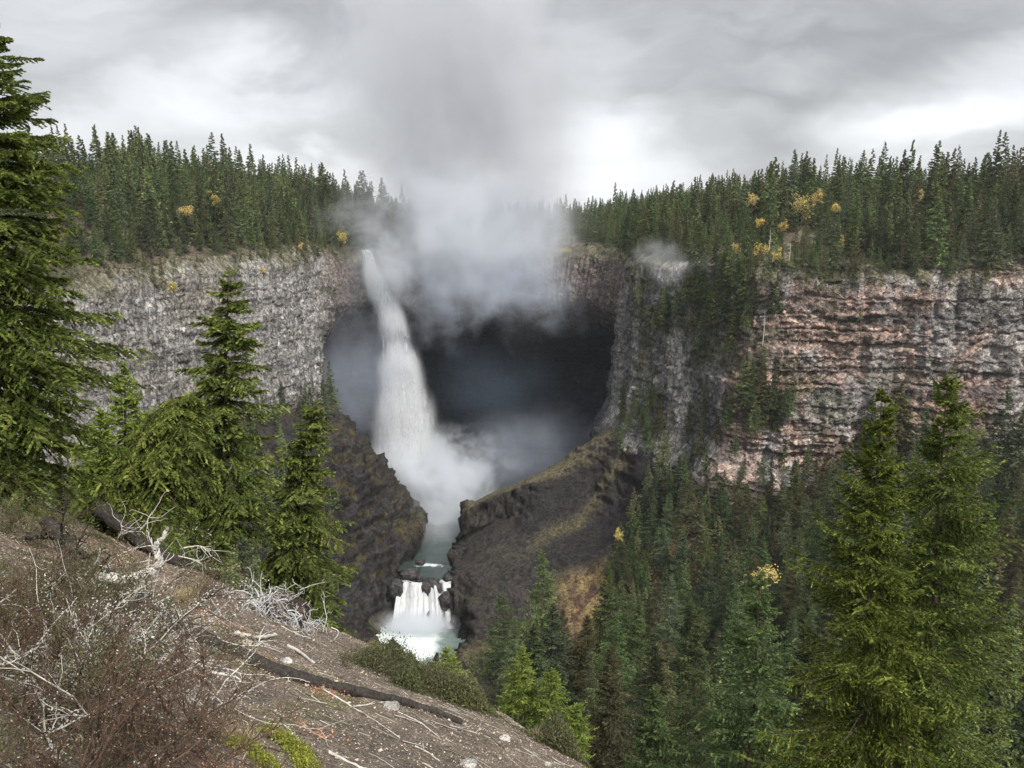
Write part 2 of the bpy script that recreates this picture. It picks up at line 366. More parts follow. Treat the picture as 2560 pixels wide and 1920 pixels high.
def gorge_col(nz, x, y, z):
    c = rock_colour(nz, x, y, z)
    n = fbm(x * .03, y * .03, 0, 3, 71); n2 = fbm(x * .5, y * .5, 0, 3, 72)
    # dark scree slope below the mossy rib on the right bank, yellow-brown brush lower down
    sc_ = sst(-5, 12, x) * (1 - sst(75, 95, x)) * sst(335, 348, y) * (1 - sst(388, 397, y + 5 * n))
    rib = np.exp(-((y - (352 + .62 * x + 6 * n)) / 4.0) ** 2) * sst(-5, 10, x) * (1 - sst(62, 72, x))
    c = c * (1 - sc_[:, None]) + (np.array([.030, .027, .027]) * (1 + .5 * n2)[:, None]) * sc_[:, None]
    c = c * (1 - rib[:, None] * .8) + np.array([.115, .10, .055]) * (1 + .4 * n2)[:, None] * rib[:, None] * .8
    br = sst(15, 30, x) * (1 - sst(85, 100, x)) * sst(280, 300, y) * (1 - sst(335, 348, y))
    k = sst(-.25, .25, fbm(x * .25, y * .25, 0, 4, 73))[:, None]
    brc = np.array([.075, .045, .03]) * (1 - k) + np.array([.20, .145, .065]) * k
    c = c * (1 - br[:, None]) + brc * br[:, None]
    fr_ = sst(20, 60, x) * (1 - sst(318, 345, y)) * (1 - br)
    c = c * (1 - .75 * fr_[:, None]) + np.array([.035, .036, .022]) * (1 + .5 * n2)[:, None] * .75 * fr_[:, None]
    topm = sst(392, 398, y) * (1 - sst(412, 425, y)) * sst(-28, -20, x) * sst(.6, .85, nz)
    bl = (1 - sst(-60, -46, x)) * sst(318, 335, y) * sst(-130, -105, x) * (1 - .75 * sst(382, 396, y) * sst(.55, .8, nz)); nb_ = fbm(x * .18, y * .18, z * .25, 4, 75)
    blc = np.array([.050, .047, .046])[None] * (1 + .9 * n2)[:, None]; kk = sst(.08, .35, nb_)[:, None]; blc = blc * (1 - kk) + np.array([.10, .082, .042]) * (1 + .5 * n2)[:, None] * kk
    c = c * (1 - bl[:, None]) + np.clip(blc, .008, 1) * bl[:, None]
    rb_ = sst(-34, -26, x) * (1 - sst(4, 20, x)) * (1 - sst(392, 396, y)) * sst(315, 335, y); c = c * (1 - .7 * rb_[:, None]) + np.array([.045, .042, .042]) * (1 + .8 * n2)[:, None] * .7 * rb_[:, None]
    wet = sst(425, 436, y)[:, None]; c = (c * (.46 + .12 * sst(-60, 0, x))[:, None]) * (1 - wet) + np.array([.022, .023, .026]) * wet; c = c * (1 + .5 * br[:, None])  # cave floor: wet rock, with the cave's shade painted into its near-black
    return c * (1 - .7 * topm[:, None]) + np.array([.095, .085, .05]) * (1 + .4 * n2)[:, None] * .7 * topm[:, None]
xs = np.concatenate([np.arange(-420, -110, 6), np.arange(-110, 80, .6), np.arange(80, 130, 1.5), np.arange(130, 420, 5.)])
ys = np.concatenate([np.arange(22, 270, 4), np.arange(270, 300, 1.5), np.arange(300, 430, .6), np.arange(430, 440, 1.5), np.arange(440, 560, 2.)])
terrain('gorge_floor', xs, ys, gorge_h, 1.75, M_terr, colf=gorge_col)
# ------------------------------------------------------------------ cliffs
# plan of the rim, from far left, round the amphitheatre, out over the buttress and away to the right: x, y, rim z, recess of the foot, class
RIM = np.array([
 (-260, 120, -36, 0), (-215, 205, -34, 0), (-186, 270, -32, 0), (-168, 312, -30, 0), (-150, 345, -28, 0), (-128, 378, -27, 0), (-114, 408, -26, 0), (-105, 430, -25, 0),
 (-103, 446, -25, .25), (-100, 462, -27, .8), (-84, 478, -29, 1), (-40, 487, -28, 1), (0, 489, -27, 1), (35, 483, -27, 1), (54, 468, -27, .8), (60, 450, -27, .35), (60, 432, -26, 0),
 (62, 412, -26, 0), (72, 392, -25, 0), (88, 372, -25, 0), (98, 352, -25, 0), (112, 341, -26, 0), (140, 336, -27, 0), (175, 333, -26, 0), (215, 327, -24, 0), (270, 320, -23, 0), (340, 300, -22, 0)], float)
def resample(P, step):
    # Catmull-Rom through the rim points
    out = []
    for i in range(len(P) - 1):
        p0, p1, p2, p3 = P[max(i - 1, 0)], P[i], P[i + 1], P[min(i + 2, len(P) - 1)]
        n = max(2, int(np.linalg.norm(p2[:2] - p1[:2]) / step)); t = np.linspace(0, 1, n, endpoint=False)[:, None]
        out.append(.5 * (2 * p1 + (p2 - p0) * t + (2 * p0 - 5 * p1 + 4 * p2 - p3) * t ** 2 + (3 * p1 - p0 - 3 * p2 + p3) * t ** 3))
    return np.concatenate(out + [P[-1:]])
RC = resample(RIM, .6)
RS = np.concatenate([[0], np.cumsum(np.linalg.norm(np.diff(RC[:, :2], axis=0), axis=1))])
T = np.gradient(RC[:, :2], axis=0)
for k in range(3):      # smooth the tangents
    T = np.apply_along_axis(lambda a: np.convolve(np.pad(a, 6, 'edge'), np.ones(13) / 13, 'valid'), 0, T)
T /= np.linalg.norm(T, axis=1)[:, None]
RN = np.stack([-T[:, 1], T[:, 0]], 1)          # points into the rock (away from the gorge)
iL = int(np.argmin(np.abs(RC[:, 1] - 430) + 1e3 * (RC[:, 0] > 0))); iR = int(np.argmin(np.hypot(RC[:, 0] - 62, RC[:, 1] - 412)))
sL, sR = RS[iL], RS[iR]
sP = RS[int(np.argmin(np.hypot(RC[:, 0] - 98, RC[:, 1] - 352)))]      # buttress corner where the long red wall begins
def cliff(name, i0, i1, dz=.55, zb=-185):
    S = RS[i0:i1]; P = RC[i0:i1]; Nn = RN[i0:i1]; n = len(S)
    nv = int((-22 - zb) / dz); v = np.linspace(0, 1, nv)
    s = np.repeat(S, nv); top = np.repeat(P[:, 2], nv) + 2.5 * fbm(s * .06, 0, 0, 3, 40); z = top + (zb - top) * np.tile(v, n)
    w = np.repeat(np.clip(P[:, 3], 0, 1), nv)
    left = 1 - sst(sL - 5, sL + 20, s); red = sst(sP - 8, sP + 12, s)
    dep = top - z
    # overhang of the amphitheatre: upper band upright, then eaten back into a great cave
    rec = 62 * w * sst(30, 84, dep + 6 * fbm(s * .03, z * .05, 0, 3, 41)) - 6 * w * sst(0, 25, dep)
    # large buttresses and runnels
    off = 5.5 * fbm(s * .035, z * .008, 0, 3, 42) + 2.2 * ridged(s * .11, z * .02, 0, 3, 43)
    # lava beds: each bed stands out or back by its own amount, the edge crumbles
    zz = z + 7.5 * fbm(z * .045, 3.3, 0, 2, 39) + 1.8 * fbm(s * .03, z * .02, 0, 3, 44) + .6 * fbm(s * .4, 0, 0, 2, 47)
    bt = 6.5; b = zz / bt; bi = np.floor(b); fr = b - bi
    bedo = (_hash(bi.astype(np.int64) & 0xffffffff, np.zeros_like(bi).astype(np.int64), np.zeros_like(bi).astype(np.int64), 5) - .5) * 2.0
    bedo = bedo + 1.3 * vnoise(s * .06, bi * 3.3, 0, 45)
    ledge = np.where(fr > .86, -1.0 * (fr - .86) / .14, 0) + np.where(fr < .14, 1.2 * (1 - fr / .14), 0)
    off = off + (bedo + ledge * (.35 + 1.0 * sst(-.3, .4, vnoise(s * .045, bi * 1.7, 0, 38)))) * (.45 + .8 * red)
    b2 = zz / 2.1; bi2 = np.floor(b2)
    blk = np.floor(s / 2.6 + 3 * vnoise(bi2 * 1.7, 0, 0, 46))
    off = off + (_hash((bi2).astype(np.int64) & 0xffffffff, blk.astype(np.int64) & 0xffffffff, np.zeros_like(bi2).astype(np.int64), 9) - .5) * (.9 + .9 * red)
    # columns
    off = off + (1 - .6 * red) * (1.2 * np.abs(vnoise(s * .45, z * .07, 0, 48)) + .8 * vnoise(s * 1.1, z * .16, 0, 49))
    off = off + .5 * fbm(s * .6, z * .6, 0, 3, 50)
    # the wall leans back a little with height, and spreads to scree at its foot
    off = off + dep * -.05 - 9 * (1 - w) * sst(78, 100, dep)
    # crest rolls back under the forest floor
    roll = 6 * (1 - sst(0, 7, dep))
    tot = rec + off + roll
    V = np.stack([np.repeat(P[:, 0], nv) + np.repeat(Nn[:, 0], nv) * tot, np.repeat(P[:, 1], nv) + np.repeat(Nn[:, 1], nv) * tot, z], 1)
    # albedo
    g1 = fbm(s * .03, z * .045, 0, 4, 51); g2 = fbm(s * .25, z * .06, 0, 4, 52); g3 = fbm(s * .02, z * .16, 0, 4, 53); g4 = fbm(s * .8, z * .8, 0, 3, 54)
    gy = np.array([.235, .225, .215]) * (1 + .45 * g2 + .3 * g4)[:, None]
    dk = np.array([.085, .082, .085]) * (1 + .4 * g4)[:, None]
    rd = np.array([.31, .195, .15]) * (1 + .35 * g2 + .3 * g4)[:, None]
    pk = np.array([.40, .30, .25]) * (1 + .3 * g2 + .3 * g4)[:, None]
    br = np.array([.19, .145, .125]) * (1 + .4 * g2 + .3 * g4)[:, None]
    def lerp(a, b_, k): k = np.clip(k, 0, 1)[:, None]; return a * (1 - k) + b_ * k
    cg = lerp(gy, dk, sst(.05, .45, g2 * .6 + g3 * .7) * .6)
    cg = lerp(cg, np.array([.17, .155, .125]) * np.ones((len(s), 1)), sst(.0, .5, g1) * .6)
    cr = lerp(br, pk, sst(-.15, .35, g3 + .5 * g4)); cr = lerp(cr, rd, sst(.02, .35, g1 + .35 * g3 + .4 * g4) * .7)
    cr = lerp(cr, gy * .95, sst(.05, .35, -g1 + .5 * g2) * .85); cr = lerp(cr, dk * .8, sst(.10, .34, fbm(s * .012, z * .22, 0, 4, 55) + .15 * g4) * .6)
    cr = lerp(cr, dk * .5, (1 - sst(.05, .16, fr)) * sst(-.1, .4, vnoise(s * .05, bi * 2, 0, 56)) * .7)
    cb = lerp(gy * np.array([1.0, 1.0, .98]), dk, sst(-.22, .15, fbm(s * .16, z * .03, 0, 4, 57)) * .85)      # pale streaked buttress
    cb = lerp(cb, np.array([.08, .075, .04]) * np.ones((len(s), 1)), sst(.05, .35, fbm(s * .09, z * .05, 0, 4, 58)) * .7)
    col = lerp(cb, cr, red); col = lerp(col, cg, left)
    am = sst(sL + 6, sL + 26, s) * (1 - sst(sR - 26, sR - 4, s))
    wet = lerp(np.array([.12, .10, .09]) * (1 + .4 * g2 + .3 * g4)[:, None], np.array([.017, .023, .033]) * np.ones((len(s), 1)), sst(28, 66, dep + 8 * g1))  # wet basalt, with the cave's shade and blue haze painted in deeper down
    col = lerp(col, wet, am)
    # moss and shrubs on the ledges near the crest
    col = lerp(col, np.array([.095, .09, .05]) * (1 + .4 * g4)[:, None], (1 - sst(2, 11, dep + 6 * g2)) * .8)
    col = lerp(col, np.array([.07, .07, .035]) * (1 + .4 * g4)[:, None], sst(.12, .4, fbm(s * .05, z * .07, 0, 4, 59)) * .55 * (1 - left) * (1 - am) * (1 - .5 * sst(sP + 40, sP + 60, s)))
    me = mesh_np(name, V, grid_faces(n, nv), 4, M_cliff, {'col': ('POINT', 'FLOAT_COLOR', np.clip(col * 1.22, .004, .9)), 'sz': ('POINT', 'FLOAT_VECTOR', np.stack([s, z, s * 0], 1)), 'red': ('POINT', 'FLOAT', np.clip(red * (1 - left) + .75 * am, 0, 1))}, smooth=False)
    return tag(link(name, me), kind='structure')
i0 = int(np.argmin(np.hypot(RC[:, 0] + 230, RC[:, 1] - 180)))
cliff('cliff_left', i0, iL + 1)
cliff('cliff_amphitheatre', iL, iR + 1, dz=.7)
cliff('cliff_right', iR, len(RC) - 60)
# ------------------------------------------------------------------ plateau behind the rim
from_poly = RC[::4, :2]
def rim_dist(x, y):
    """signed distance from the rim, positive on the plateau side, and rim height"""
    x = np.ravel(x); y = np.ravel(y); d = np.full(x.shape, 1e9); sg = np.zeros(x.shape); zr = np.zeros(x.shape); ss = np.zeros(x.shape)
    PP = RC[::8]; NN = RN[::8]; SS = RS[::8]
    for i in range(len(PP)):
        dx = x - PP[i, 0]; dy = y - PP[i, 1]; q = np.hypot(dx, dy); m = q < d
        d[m] = q[m]; sg[m] = (dx * NN[i, 0] + dy * NN[i, 1])[m]; zr[m] = PP[i, 2]; ss[m] = SS[i]
    return np.where(sg > 0, d, -d), zr, ss
def plateau_h(x, y):
    x = np.asarray(x, float); y = np.asarray(y, float)
    d, zr, ss = rim_dist(x, y); d = d.reshape(x.shape); zr = zr.reshape(x.shape)
    dd = np.maximum(d, 0)
    lft = 1 - sst(-110, -40, x); rgt = sst(40, 170, x)
    rise = lft * (20 * sst(0, 60, dd) + 6 * sst(60, 250, dd)) * sst(-60, -110, x) + 0
    rise = (1 - sst(-185, -95, x) * .85) * (1 - sst(-100, -84, x)) * (23 * sst(2, 62, dd) + 6 * sst(60, 250, dd)) + rgt * (15 * sst(4, 75, dd) + 7 * sst(75, 300, dd)) + 3 * sst(30, 200, dd)
    h = zr + rise - 6.5 * (1 - sst(2, 16, d)) + 1.6 * fbm(x * .03, y * .03, 0, 3, 80)
    notch = np.exp(-((x + 78) / 10) ** 2) * (1 - sst(60, 160, dd)) * 3     # river bed at the lip
    return h - notch - .045 * np.maximum(dd - 190, 0)
def inside(c):
    d, _, _ = rim_dist(c[:, 0], c[:, 1]); return d < 4.0
def plat_col(nz, x, y, z):
    n = fbm(x * .06, y * .06, 0, 4, 81); n2 = fbm(x * .5, y * .5, 0, 3, 82)
    k = sst(-.2, .3, n)[:, None]
    return (np.array([.045, .046, .026]) * (1 - k) + np.array([.095, .078, .055]) * k) * (1 + .4 * n2)[:, None]
terrain('plateau', np.concatenate([np.arange(-900, -230, 15), np.arange(-230, 250, 2.), np.arange(250, 900, 15)]), np.concatenate([np.arange(120, 520, 2.), np.arange(520, 1500, 20)]), plateau_h, .15, M_terr, hole=inside, colf=plat_col)
# hillside near the viewer
xs = np.concatenate([np.arange(-56, -18, .5), np.arange(-18, 4, .09), np.arange(4, 24, .5)]); ys = np.concatenate([np.arange(-8, 3, .4), np.arange(3, 25, .09), np.arange(25, 75, .6)])
def hill_col(nz, x, y, z):
    n = fbm(x * .25, y * .25, 0, 4, 90); n2 = fbm(x * 3, y * 3, 0, 3, 91); n3 = fbm(x * .8, y * .8, 0, 4, 92)
    c = np.array([.132, .108, .086]) * (1 + .35 * n2)[:, None]
    k = sst(.0, .5, n)[:, None]; c = c * (1 - k) + np.array([.205, .163, .125]) * (1 + .4 * n2)[:, None] * k
    up = (sst(9, 16, y) * (1 - sst(-9, -4, x)))[:, None]; c = c * (1 - up) + np.array([.16, .112, .085]) * (1 + .3 * n2)[:, None] * up
    g = sst(.15, .45, n3)[:, None] * .6; c = c * (1 - g) + np.array([.11, .105, .04]) * g
    return c
m, nt, o = newmat('gravelly_soil'); p = pos(nt); c = attr(nt, 'col')
n1 = noise(nt, p, 9, 6, .75); n2 = noise(nt, p, 42, 3, .7)
vo = nt.nodes.new('ShaderNodeTexVoronoi'); vo.inputs['Scale'].default_value = 17; nt.links.new(p, vo.inputs['Vector'])
spk = maprange(nt, vo.outputs['Distance'], .13, .2, 1, 0); sel = nt.nodes.new('ShaderNodeSeparateColor'); nt.links.new(vo.outputs['Color'], sel.inputs[0])
spk = fmath(nt, 'MULTIPLY', spk, fmath(nt, 'GREATER_THAN', sel.outputs[0], .55))
k = fmath(nt, 'MULTIPLY', maprange(nt, n1, .3, .7, .55, 1.5), maprange(nt, n2, .3, .7, .55, 1.5))
g = nt.nodes.new('ShaderNodeCombineColor')
for i in range(3): nt.links.new(k, g.inputs[i])
col = mixc(nt, fmath(nt, 'MULTIPLY', spk, .7), mixc(nt, 1., c, g.outputs[0], 'MULTIPLY'), (.42, .37, .31))
principled(nt, o, col, .95, .1, bump(nt, fmath(nt, 'ADD', fmath(nt, 'ADD', n1, fmath(nt, 'MULTIPLY', n2, .4)), fmath(nt, 'MULTIPLY', spk, .3)), .8, .08))
M_soil = m
X, Y = np.meshgrid(xs, ys, indexing='ij'); Z = slope_h(X, Y); V = np.stack([X.ravel(), Y.ravel(), Z.ravel()], 1)
Z2 = Z + .035 * fbm(X * 5, Y * 5, 0, 3, 95) - .02 * np.abs(fbm(X * 1.2, Y * 2.5, 0, 3, 96)) * 3; V[:, 2] = Z2.ravel()
me = mesh_np('hillside', V, grid_faces(len(xs), len(ys)), 4, M_soil, {'col': ('POINT', 'FLOAT_COLOR', hill_col(V[:, 0] * 0 + 1, *V.T))}, smooth=True)
tag(link('hillside', me), kind='structure')
# ------------------------------------------------------------------ water
def water_mat(name, foam_lo, foam_hi, sc_=.12, stretch=(1, 1, 1), deep=(.020, .030, .028), white=(.62, .67, .66)):
    m, nt, o = newmat(name); p = pos(nt); fa = attr(nt, 'foam', 'Fac')
    q = vmath(nt, 'MULTIPLY', p, stretch)
    n = noise(nt, q, sc_, 8, .72, .8); n2 = noise(nt, q, sc_ * 6, 5, .7)
    f = maprange(nt, fmath(nt, 'ADD', fmath(nt, 'ADD', n, fmath(nt, 'MULTIPLY', n2, .35)), fa), foam_lo, foam_hi)
    col = mixc(nt, f, mixc(nt, n2, deep, tuple(2.2 * c for c in deep)), white)
    rg = maprange(nt, f, 0, 1, .12, .8)
    principled(nt, o, col, rg, .5, bump(nt, fmath(nt, 'ADD', n, fmath(nt, 'MULTIPLY', n2, .6)), .9, .6)); return m
M_water = water_mat('river_water', .88, 1.22)
M_pool = water_mat('pool_water', .90, 1.38, deep=(.070, .095, .086), white=(.52, .57, .55))
def sheet(name, xs, ys, z, foamf, mat, keep=None):
    X, Y = np.meshgrid(xs, ys, indexing='ij'); x, y = X.ravel(), Y.ravel(); fo = foamf(x, y) + .16 * fbm(x * .12, y * .12, 0, 4, 103)
    zz = z + .35 * fbm(x * .25, y * .25, 0, 4, 101) + np.clip(fo, 0, 1) * .45 * fbm(x * .5, y * .5, 0, 3, 102)
    return tag(link(name, mesh_np(name, np.stack([x, y, zz], 1), (lambda f: f if keep is None else f[keep(x[f].mean(1), y[f].mean(1))])(grid_faces(len(xs), len(ys))), 4, mat, {'foam': ('POINT', 'FLOAT', fo)}, smooth=True)), kind='structure')
def foam_up(x, y):
    f = .75 * np.exp(-(((x + 48) / 34) ** 2 + ((y - 440) / 20) ** 2)) + .55 * np.exp(-((y - 353) / 4) ** 2) * (.5 + .5 * vnoise(x * .3, y * .3, 0, 5))
    f += .55 * np.exp(-(((x + 40) / 7) ** 2 + ((y - 370) / 2.5) ** 2)) + .45 * np.exp(-(((x + 48) / 3) ** 2 + ((y - 362) / 6) ** 2)) + .4 * np.exp(-(((x + 30) / 3) ** 2 + ((y - 366) / 5) ** 2))
    return f - .08
sheet('river_upper', np.arange(-110, 60, .9), np.arange(351, 500, .9), -178.2, foam_up, M_water, keep=lambda x, y: (np.abs(x - river_x(y)) < river_hw(y) + .3 + 2.2 * (y > 364) + 60 * (y > 425)) & (y > 351.5 + 3.5 * np.abs(vnoise((x + 0) * .22 + 4, 0, 0, 120)) * 0 + 1.5 * vnoise(x * .5, 0, 0, 104)))
def foam_lo(x, y):
    f = .95 * np.exp(-(((x + 45 + .3 * (353 - y)) / (12 + .3 * (353 - y))) ** 4)) * sst(312, 322, y) * 1.15 + .4 * np.exp(-(((x + 56) / 14) ** 2 + ((y - 322) / 12) ** 2))
    return f
sheet('river_lower', np.concatenate([np.arange(-220, -80, 2.), np.arange(-80, 0, .5)]), np.concatenate([np.arange(150, 300, 2), np.arange(300, 352, .5)]), -197.5, foam_lo, M_pool)
# ------------------------------------------------------------------ the falls
FALL = [(366, 259, 471, 3.2), (372, 270, 469, 4.0), (383, 295, 466, 5.5), (392, 324, 463, 7.4), (399, 360, 459, 10.), (404, 400, 455, 13.5), (407, 440, 451, 18), (412, 475, 448, 21), (418, 500, 446, 23)]
def falls_shell(k, seed, flare=1.):
    P = np.array([at(a, b, c) for a, b, c, _ in FALL]); Wd = np.array([f[3] for f in FALL]) * k
    P[0, 2] = -29.5
    zc = np.interp(np.linspace(0, 1, 230), np.linspace(0, 1, len(P)), np.arange(len(P)))
    i = np.arange(len(P)); c = np.stack([np.interp(zc, i, P[:, j]) for j in range(3)], 1); w = np.interp(zc, i, Wd)
    for _ in range(90): c[1:-1] = (c[:-2] + 2 * c[1:-1] + c[2:]) / 4; w[1:-1] = (w[:-2] + 2 * w[1:-1] + w[2:]) / 4
    na = 140; a = np.linspace(0, 2 * np.pi, na); t = np.linspace(0, 1, 230)[:, None]
    A, Tt = a[None] + 0 * t, t + 0 * a[None]
    r = 1 + (.10 + .16 * Tt) * fbm(np.cos(A) * 2.4 + 9, np.sin(A) * 2.4, Tt * 7 - 4 * Tt ** 2, 4, seed) + .06 * fbm(np.cos(A) * 9, np.sin(A) * 9, Tt * 16, 3, seed + 1) * (.4 + Tt)
    X = c[:, 0:1] + w[:, None] * r * np.cos(A); Y = c[:, 1:2] + .5 * w[:, None] * r * np.sin(A); Z = c[:, 2:3] + 1.2 * fbm(np.cos(A) * 5, np.sin(A) * 5, Tt * 12, 2, seed + 3) + 0 * A
    V = np.stack([X.ravel(), Y.ravel(), Z.ravel()], 1)
    return V, grid_faces(230, na), Tt.ravel(), A.ravel()
def fall_mat(name, lo, hi, sc_=.5, soft=.15, dk=.55, st=(1, .7, .16)):
    m, nt, o = newmat(name); p = pos(nt); fa = attr(nt, 'fall', 'Fac')
    q = vmath(nt, 'MULTIPLY', p, st)
    n = noise(nt, q, sc_, 8, .7, .6); n2 = noise(nt, q, sc_ * 5, 5, .7)
    f = fmath(nt, 'ADD', n, fmath(nt, 'MULTIPLY', n2, .3)); f = fmath(nt, 'SUBTRACT', f, fmath(nt, 'MULTIPLY', fa, soft))
    al = maprange(nt, f, lo, hi)
    d = nt.nodes.new('ShaderNodeBsdfDiffuse'); tl = nt.nodes.new('ShaderNodeBsdfTranslucent'); tr = nt.nodes.new('ShaderNodeBsdfTransparent')
    cc = mixc(nt, maprange(nt, f, lo, hi + .25), (dk, dk * 1.02, dk * 1.05), (.92, .94, .95))
    nt.links.new(cc, d.inputs[0]); nt.links.new(cc, tl.inputs[0]); nt.links.new(bump(nt, f, .9, 1.5), d.inputs['Normal'])
    m1 = nt.nodes.new('ShaderNodeMixShader'); m1.inputs[0].default_value = .35; nt.links.new(d.outputs[0], m1.inputs[1]); nt.links.new(tl.outputs[0], m1.inputs[2])
    m2 = nt.nodes.new('ShaderNodeMixShader'); nt.links.new(al, m2.inputs[0]); nt.links.new(tr.outputs[0], m2.inputs[1]); nt.links.new(m1.outputs[0], m2.inputs[2])
    nt.links.new(m2.outputs[0], o.inputs[0]); return m
wf = empty('waterfall', (-50, 446, -176), 0, 'tall white waterfall leaping from the cliff rim into the dark rock amphitheatre', 'waterfall')
for k, sd, lo, hi, nm in ((.62, 5, .30, .62, 'water_core'), (.95, 15, .50, .82, 'water_veil')):
    V, Fc, Tt, A = falls_shell(k, sd); V = V - np.array([-50, 446, -176])
    link(nm, mesh_np(nm, V, Fc, 4, fall_mat(nm, lo, hi), {'fall': ('POINT', 'FLOAT', Tt)}, smooth=True), wf)
# lower falls: water sliding over a broken ledge of dark boulders
def lower_falls():
    us = np.linspace(0, 1, 150); vs = np.linspace(0, 1, 130)
    U, Vv = np.meshgrid(us, vs, indexing='ij')
    x0 = -54 + 25 * U; tong = np.abs(vnoise(x0 * .22 + 4, 0, 0, 120)); t2 = vnoise(x0 * .8, 0, 0, 121)
    y = 354 - 3.5 * tong - 9.5 * Vv ** 1.2 - 1.2 * t2 * Vv + .35 * fbm(x0 * .9, Vv * 3, 0, 3, 126)
    s0 = .10 + .30 * tong
    dropz = np.clip((Vv - s0) / (1 - s0), 0, 1)
    z = -178.1 - 19.3 * dropz ** 1.35 + .5 * fbm(x0 * .5, Vv * 5, 0, 3, 123)
    x = x0 + (U - .45) * 9 * np.clip(Vv - .35, 0, 1)
    return np.stack([x.ravel(), y.ravel(), z.ravel()], 1), grid_faces(150, 130), Vv.ravel()
V, Fc, vv = lower_falls(); c0 = np.array([-42, 348, -197])
lf = empty('cascade', tuple(c0), 0, 'short white cascade over dark boulders where the river drops into its lower pool', 'cascade')
link('falling_water', mesh_np('falling_water', V - c0, Fc, 4, fall_mat('cascade_water', .34, .70, .42, -.30, .5, (1, .8, .5)), {'fall': ('POINT', 'FLOAT', vv)}, smooth=True), lf)
def boulder(name, c, r, mat, col=(.04, .038, .038), seed=0, nu=36, parent=None, rough=.28):
    th = np.linspace(0, np.pi, nu); ph = np.linspace(0, 2 * np.pi, nu * 2)
    T_, P_ = np.meshgrid(th, ph, indexing='ij'); d = np.stack([np.sin(T_) * np.cos(P_), np.sin(T_) * np.sin(P_), np.cos(T_)], -1).reshape(-1, 3)
    k = 1 + rough * fbm(d[:, 0] * 1.3 + seed, d[:, 1] * 1.3, d[:, 2] * 1.3, 3, seed) + .12 * ridged(d[:, 0] * 3, d[:, 1] * 3, d[:, 2] * 3 + seed, 3, seed + 1)
    d = np.sign(d) * np.abs(d) ** .8
    V = d * k[:, None] * np.asarray(r)
    n = d[:, 2]
    cc = np.array(col)[None] * (1 + .5 * fbm(V[:, 0], V[:, 1], V[:, 2], 3, seed + 2))[:, None]
    return link(name, mesh_np(name, V, grid_faces(nu, nu * 2), 4, mat, {'col': ('POINT', 'FLOAT_COLOR', cc)}, smooth=True), parent, c)
for i, (px, py, Y, r, lab) in enumerate([(432, 588, 351, (4.6, 3.2, 4.6), 'large dark wet slab splitting the top of the cascade'), (409, 574, 357, (4.5, 4, 2.2), 'low dark rock beside the bluff above the cascade'),
                                       (452, 579, 356, (4.2, 4, 2.6), 'dark rock under the slanting ledge beside the cascade crest'), (420, 562, 362, (2.2, 2.5, 1.2), 'small dark rock in midstream above the cascade'), (397, 588, 350, (3.2, 3, 4.2), 'dark rock at the foot of the bluff, left edge of the cascade'), (446, 602, 347, (2.6, 2.4, 4.5), 'narrow dark rock buttress on the right edge of the cascade'), (420, 578, 353, (1.6, 1.5, 1.6), 'small rock poking through the lip of the cascade')]):
    tag(boulder('boulder', at(px, py, Y), r, M_rock, seed=i * 11 + 3), lab, 'boulder', 'boulders on the crest of the cascade')
# ------------------------------------------------------------------ mist: ellipsoids of air full of drops, denser towards the middle
def mist_mat(name, dens, scale, lo, hi, aniso=.25, stretch=(1, 1, 1), edge=.85, detail=4, col=(.93, .95, .98), off=(0, 0, 0)):
    m, nt, o = newmat(name)
    tc = nt.nodes.new('ShaderNodeTexCoord').outputs['Object']; p = pos(nt)
    q = vmath(nt, 'ADD', vmath(nt, 'MULTIPLY', p, stretch), off)
    n = noise(nt, q, scale, detail, .58, .35)
    ln = vmath(nt, 'LENGTH', tc)
    fall = maprange(nt, ln, 1.0, 1 - edge, 0, 1)
    n = fmath(nt, 'ADD', fmath(nt, 'MULTIPLY', n, .75), fmath(nt, 'MULTIPLY', noise(nt, q, scale * 3.1, 3, .6, .6), .25))
    # the edge is eaten by the noise: threshold rises outwards
    f = fmath(nt, 'SUBTRACT', fmath(nt, 'ADD', n, fmath(nt, 'MULTIPLY', fall, .30)), .30)
    d = fmath(nt, 'MULTIPLY', fmath(nt, 'MULTIPLY', maprange(nt, f, lo, hi), fall), dens)
    v = nt.nodes.new('ShaderNodeVolumePrincipled'); v.inputs['Color'].default_value = (*col, 1); v.inputs['Anisotropy'].default_value = aniso
    nt.links.new(d, v.inputs['Density']); nt.links.new(v.outputs[0], o.inputs['Volume'])
    return m
import bmesh
def ell():
    bm = bmesh.new(); bmesh.ops.create_icosphere(bm, subdivisions=3, radius=1.0); me = bpy.data.meshes.new('mist'); bm.to_mesh(me); bm.free(); return me
def mist(name, label, c, r, dens, scale, lo, hi, rot=(0, 0, 0), **kw):
    me = ell(); o = bpy.data.objects.new(name, me); C.objects.link(o); o.location = tuple(c); o.scale = r; o.rotation_euler = rot
    me.materials.append(mist_mat(name, dens, scale, lo, hi, **kw)); return tag(o, label, 'mist', kind='stuff')
R = math.radians
mist('mist_plume', 'broad grey column of mist rising from the falls into the clouds', at(468, 90, 462), (100, 44, 170), .085, .018, .22, .60, stretch=(1, 1, .7), edge=.8, detail=5, col=(.79, .80, .83))
mist('mist_cloud', 'bright billow of mist standing above the lip of the falls', at(462, 228, 462), (104, 36, 66), .15, .030, .27, .62, edge=.9, detail=6)
mist('mist_veil', 'bright veil of spray over the brink where the river leaps out', at(392, 262, 455), (40, 14, 40), .11, .045, .24, .62, edge=.9, detail=6)
mist('mist_curtain', 'thin mist drifting across the upper wall of the amphitheatre', at(480, 290, 458), (112, 26, 70), .085, .034, .30, .64, edge=.9, detail=6, col=(.86, .91, 1))
mist('mist_bank', 'soft mist hanging in the cave between the left wall and the falls', at(352, 375, 452), (52, 24, 96), .040, .028, .22, .62, edge=.9, detail=6, col=(.84, .89, 1))
